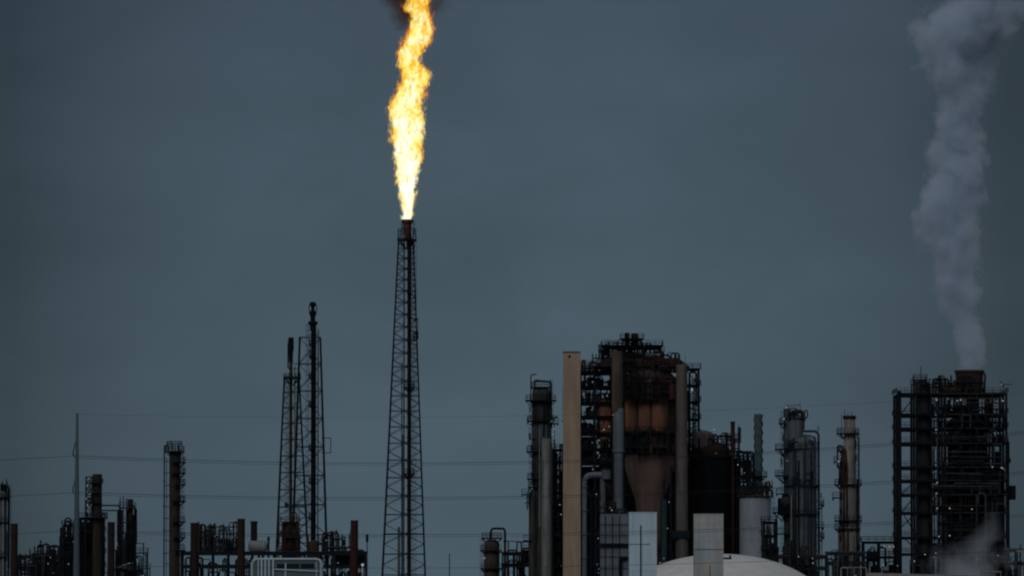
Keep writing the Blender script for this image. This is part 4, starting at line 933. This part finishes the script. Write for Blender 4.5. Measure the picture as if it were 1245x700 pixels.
# ------------------------------------------------------------------ flame, smoke and steam
def hull(name, label, cat, pts, Y, fx, m, kind=None, n=28, seed=1):
    """closed tapering hull round a bent axis; pts = (py, cx, half width)"""
    t = T(name, label, cat, pts[-1][1], Y, kind=kind, z=zpy(pts[-1][0], Y)); r_ = random.Random(seed)
    vs_ = []; fs = []; m_ = len(pts)
    for i, (py, c, hw) in enumerate(pts):
        for j in range(n):
            a = 2 * PI * j / n; q = hw * fx
            vs_.append(t.p(c + q * math.cos(a), py, q * math.sin(a)))
    for i in range(m_ - 1):
        for j in range(n):
            a0 = i * n + j; a1 = i * n + (j + 1) % n; fs.append((a0, a0 + n, a1 + n, a1))
    fs.append(tuple(range(n))); fs.append(tuple(range(m_ * n - 1, (m_ - 1) * n - 1, -1)))
    me = bpy.data.meshes.new(name); me.from_pydata([tuple(v) for v in vs_], [], fs); me.update(); me.materials.append(m)
    o = t.o; COL.objects.unlink(o); nm = o.name; keys = dict(o.items()); loc = o.location.copy(); bpy.data.objects.remove(o)
    o = bpy.data.objects.new(name, me); COL.objects.link(o); o.location = loc
    for k_, v_ in keys.items(): o[k_] = v_
    return t, o
def resample(pts, n):
    pts = sorted(pts); out_ = []
    for i in range(n):
        y = pts[0][0] + (pts[-1][0] - pts[0][0]) * i / (n - 1)
        for a, b in zip(pts, pts[1:]):
            if a[0] <= y <= b[0] + 1e-6:
                u = (y - a[0]) / (b[0] - a[0]); out_.append((y, a[1] + (b[1] - a[1]) * u, a[2] + (b[2] - a[2]) * u)); break
    return out_
def axis_nodes(nt, t, pts):
    """nodes giving r (0 on the axis, 1 on the outline), height fraction u (0 at top) and object coords"""
    tc = N(nt, 'ShaderNodeTexCoord'); sp = N(nt, 'ShaderNodeSeparateXYZ'); nt.links.new(tc.outputs['Object'], sp.inputs[0])
    P_ = [(t.p(c, py, 0), hw * t.k) for py, c, hw in pts]
    z1, z0 = P_[0][0].z, P_[-1][0].z; xmin = min(p.x for p, _ in P_) - .5; xmax = max(p.x for p, _ in P_) + .5; rm = max(h for _, h in P_) * 1.05
    mr = N(nt, 'ShaderNodeMapRange'); nt.links.new(sp.outputs[2], mr.inputs[0]); mr.inputs[1].default_value = z0; mr.inputs[2].default_value = z1; mr.inputs[3].default_value = 0; mr.inputs[4].default_value = 1
    def curve(vals):
        fc = N(nt, 'ShaderNodeFloatCurve'); cu = fc.mapping.curves[0]
        while len(cu.points) < len(vals): cu.points.new(.5, .5)
        for p_, (a, b) in zip(cu.points, vals): p_.location = (a, b); p_.handle_type = 'AUTO_CLAMPED'
        fc.mapping.update(); nt.links.new(mr.outputs[0], fc.inputs['Value']); return fc.outputs[0]
    vs_ = sorted(((p.z - z0) / (z1 - z0), (p.x - xmin) / (xmax - xmin), h / rm) for p, h in P_)
    cx_ = mth(nt, 'MULTIPLY_ADD', curve([(a, b) for a, b, c in vs_]), xmax - xmin, xmin); rr = mth(nt, 'MULTIPLY', curve([(a, c) for a, b, c in vs_]), rm)
    dx = mth(nt, 'SUBTRACT', sp.outputs[0], cx_)
    rad = mth(nt, 'DIVIDE', mth(nt, 'SQRT', mth(nt, 'ADD', mth(nt, 'MULTIPLY', dx, dx), mth(nt, 'MULTIPLY', sp.outputs[1], sp.outputs[1]))), rr)
    return rad, mr.outputs[0], tc.outputs['Object']
def noise(nt, vec, scale, detail=5, rough=.6, st=(1, 1, 1), dist=0.0):
    mp = N(nt, 'ShaderNodeMapping'); mp.inputs['Scale'].default_value = st; nt.links.new(vec, mp.inputs[0])
    n = N(nt, 'ShaderNodeTexNoise'); n.inputs['Scale'].default_value = scale; n.inputs['Detail'].default_value = detail; n.inputs['Roughness'].default_value = rough; n.inputs['Distortion'].default_value = dist
    nt.links.new(mp.outputs[0], n.inputs['Vector']); return n.outputs[0]

FLAME = [(-70, 515, 7), (-50, 511, 15), (-25, 509, 18), (0, 509, 16.5), (10, 506, 18), (20, 511, 14), (32, 511, 16), (45, 508, 18), (55, 504, 17), (64, 498, 16), (72, 496, 15.5), (85, 503, 18), (94, 505, 18.5), (107, 501, 18),
         (120, 498, 20), (135, 493.5, 21.5), (153, 496, 20), (168, 493.5, 19.5), (185, 496, 17.5), (198, 497, 16.5), (221, 495, 13.2), (244, 495.3, 11), (258, 495, 8.6), (267, 495, 7.2)]
fm = bpy.data.materials.new('flame'); fm.use_nodes = True; nt = fm.node_tree; nt.nodes.clear()
FP = resample(FLAME, 60)
t, fo = hull('flame', 'tall bright yellow white gas flame burning from the flare tip', 'flame', FP, 1300, 1.28, fm)
rad, hh, oc = axis_nodes(nt, t, FLAME)
n1 = noise(nt, oc, .95, 7, .72, (1, 1, .5), .7); n2 = noise(nt, oc, .30, 5, .62, (1, 1, .5), .6); n3 = noise(nt, oc, .50, 6, .70, (1, 1, .55), 1.2)
e = mth(nt, 'ADD', mth(nt, 'SUBTRACT', .86, rad), mth(nt, 'MULTIPLY_ADD', n1, 2.8, -1.42)); e = mth(nt, 'ADD', e, mth(nt, 'MULTIPLY_ADD', n2, 1.5, -.75))
e = mth(nt, 'MULTIPLY', e, 4.0, clamp=True)
# hotter (whiter) low down and in the core, cooler (orange) at the top and in the fringes
heat = mth(nt, 'ADD', mth(nt, 'MULTIPLY_ADD', n3, 3.9, -1.66), mth(nt, 'MULTIPLY_ADD', hh, -.62, .40))
heat = mth(nt, 'ADD', heat, mth(nt, 'MULTIPLY', n2, .45)); heat = mth(nt, 'ADD', heat, mth(nt, 'MULTIPLY', mth(nt, 'SUBTRACT', .66, rad), .95))
hc = ramp(nt, heat, [(0.0, (.60, .11, .008)), (.18, (1, .32, .008)), (.38, (1, .60, .02)), (.58, (1, .84, .12)), (.76, (1, .98, .52)), (1.0, (1, 1, .95))])
em = N(nt, 'ShaderNodeEmission'); nt.links.new(hc, em.inputs[0]); nt.links.new(mth(nt, 'MULTIPLY', e, 2.2), em.inputs[1])
ab = N(nt, 'ShaderNodeVolumeAbsorption'); ab.inputs[0].default_value = (0, 0, 0, 1); nt.links.new(mth(nt, 'MULTIPLY', e, 1.9), ab.inputs[1])
ads = N(nt, 'ShaderNodeAddShader'); nt.links.new(em.outputs[0], ads.inputs[0]); nt.links.new(ab.outputs[0], ads.inputs[1])
o_ = N(nt, 'ShaderNodeOutputMaterial'); nt.links.new(ads.outputs[0], o_.inputs['Volume']); fm.cycles.volume_step_rate = .22

def smoke_mat(name, pts, t, col, dens, sc, amp, st=(1, 1, 1), soft=1.6, fade=None, step=.6, off=1.0, puff=0):
    m = bpy.data.materials[name]; nt = m.node_tree; nt.nodes.clear()
    rad, hh, oc = axis_nodes(nt, t, pts)
    a = noise(nt, oc, sc, 6, .62, st, .8); b = noise(nt, oc, sc * .35, 3, .5, st, .3)
    e = mth(nt, 'ADD', mth(nt, 'SUBTRACT', off, rad), mth(nt, 'MULTIPLY_ADD', a, amp, -amp * .5)); e = mth(nt, 'ADD', e, mth(nt, 'MULTIPLY_ADD', b, amp * .7, -amp * .35))
    if puff:
        # warp the cell lookup so the billows are not perfectly round
        wn = N(nt, 'ShaderNodeTexNoise'); wn.inputs['Scale'].default_value = .22; wn.inputs['Detail'].default_value = 4; nt.links.new(oc, wn.inputs['Vector'])
        wv = N(nt, 'ShaderNodeVectorMath', operation='MULTIPLY_ADD'); nt.links.new(wn.outputs['Color'], wv.inputs[0]); wv.inputs[1].default_value = (5, 5, 5); nt.links.new(oc, wv.inputs[2])
        for sc2, am2 in ((.115, puff), (.27, puff * .55)):
            vo = N(nt, 'ShaderNodeTexVoronoi'); vo.feature = 'SMOOTH_F1'; vo.inputs['Smoothness'].default_value = .35; vo.inputs['Scale'].default_value = sc2; nt.links.new(wv.outputs[0], vo.inputs['Vector'])
            e = mth(nt, 'ADD', e, mth(nt, 'MULTIPLY_ADD', vo.outputs['Distance'], -am2 * 1.6, am2 * .72))
    e = mth(nt, 'MULTIPLY', e, soft, clamp=True)
    if fade: 
        f = N(nt, 'ShaderNodeMapRange'); nt.links.new(hh, f.inputs[0]); f.inputs[1].default_value = fade[0]; f.inputs[2].default_value = fade[1]; f.inputs[3].default_value = fade[2]; f.inputs[4].default_value = fade[3]; e = mth(nt, 'MULTIPLY', e, f.outputs[0])
    d = mth(nt, 'MULTIPLY', e, dens)
    pv = N(nt, 'ShaderNodeVolumePrincipled'); pv.inputs['Color'].default_value = (*col, 1); nt.links.new(d, pv.inputs['Density']); pv.inputs['Anisotropy'].default_value = 0
    o_ = N(nt, 'ShaderNodeOutputMaterial'); nt.links.new(pv.outputs[0], o_.inputs['Volume']); m.cycles.volume_step_rate = step
def volmat(name):
    m = bpy.data.materials.new(name); m.use_nodes = True; return m
PLUME = [(-90, 1225, 75), (-40, 1222, 72), (0, 1206, 62), (24, 1190, 66), (44, 1174, 60), (64, 1165, 47), (85, 1165, 42), (110, 1168, 35), (140, 1169, 30), (165, 1168, 31), (200, 1163, 34), (235, 1159, 36), (265, 1156, 37), (290, 1154, 36), (315, 1158, 33), (340, 1163, 30),
         (365, 1170, 25), (390, 1174, 21), (420, 1178, 18.5), (445, 1179, 18), (452, 1179, 17.5)]
m = volmat('steam'); t, o = hull('steam_plume', 'tall pale grey steam plume rising from the wide rusty stack', 'steam', resample(PLUME, 50), 1405, 1.32, m, 'stuff')
smoke_mat('steam', PLUME, t, (.81, .885, .985), .55, .34, 1.2, (1, 1, .8), 1.5, (0, 1, .75, .8), off=1.10, puff=.46, step=.4)
PUFF = [(622, 1208, 12), (636, 1205, 22), (648, 1200, 31), (660, 1193, 40), (675, 1182, 54), (690, 1176, 60), (715, 1174, 54), (745, 1174, 48)]
m = volmat('low steam'); t, o = hull('steam_puff', 'low drifting steam puff at the foot of the furnace structure', 'steam', resample(PUFF, 24), 1370, 1.4, m, 'stuff')
smoke_mat('low steam', PUFF, t, (.90, .93, .99), .12, .20, 1.9, (1, 1, 1), .9, (0, 1, 1.1, .35), off=.95, puff=.5)
SM1 = [(-80, 512, 60), (-40, 512, 62), (-15, 508, 60), (2, 506, 54), (14, 500, 42), (26, 492, 28), (38, 486, 14)]
m = volmat('soot'); t, o = hull('soot_smoke', 'dark brown soot smoke curling round the top of the flame', 'smoke', resample(SM1, 24), 1306, 1.25, m, 'stuff')
smoke_mat('soot', SM1, t, (.20, .11, .11), .26, .2, 2.0, (1, 1, 1), 1.1, off=1.0, puff=.5)
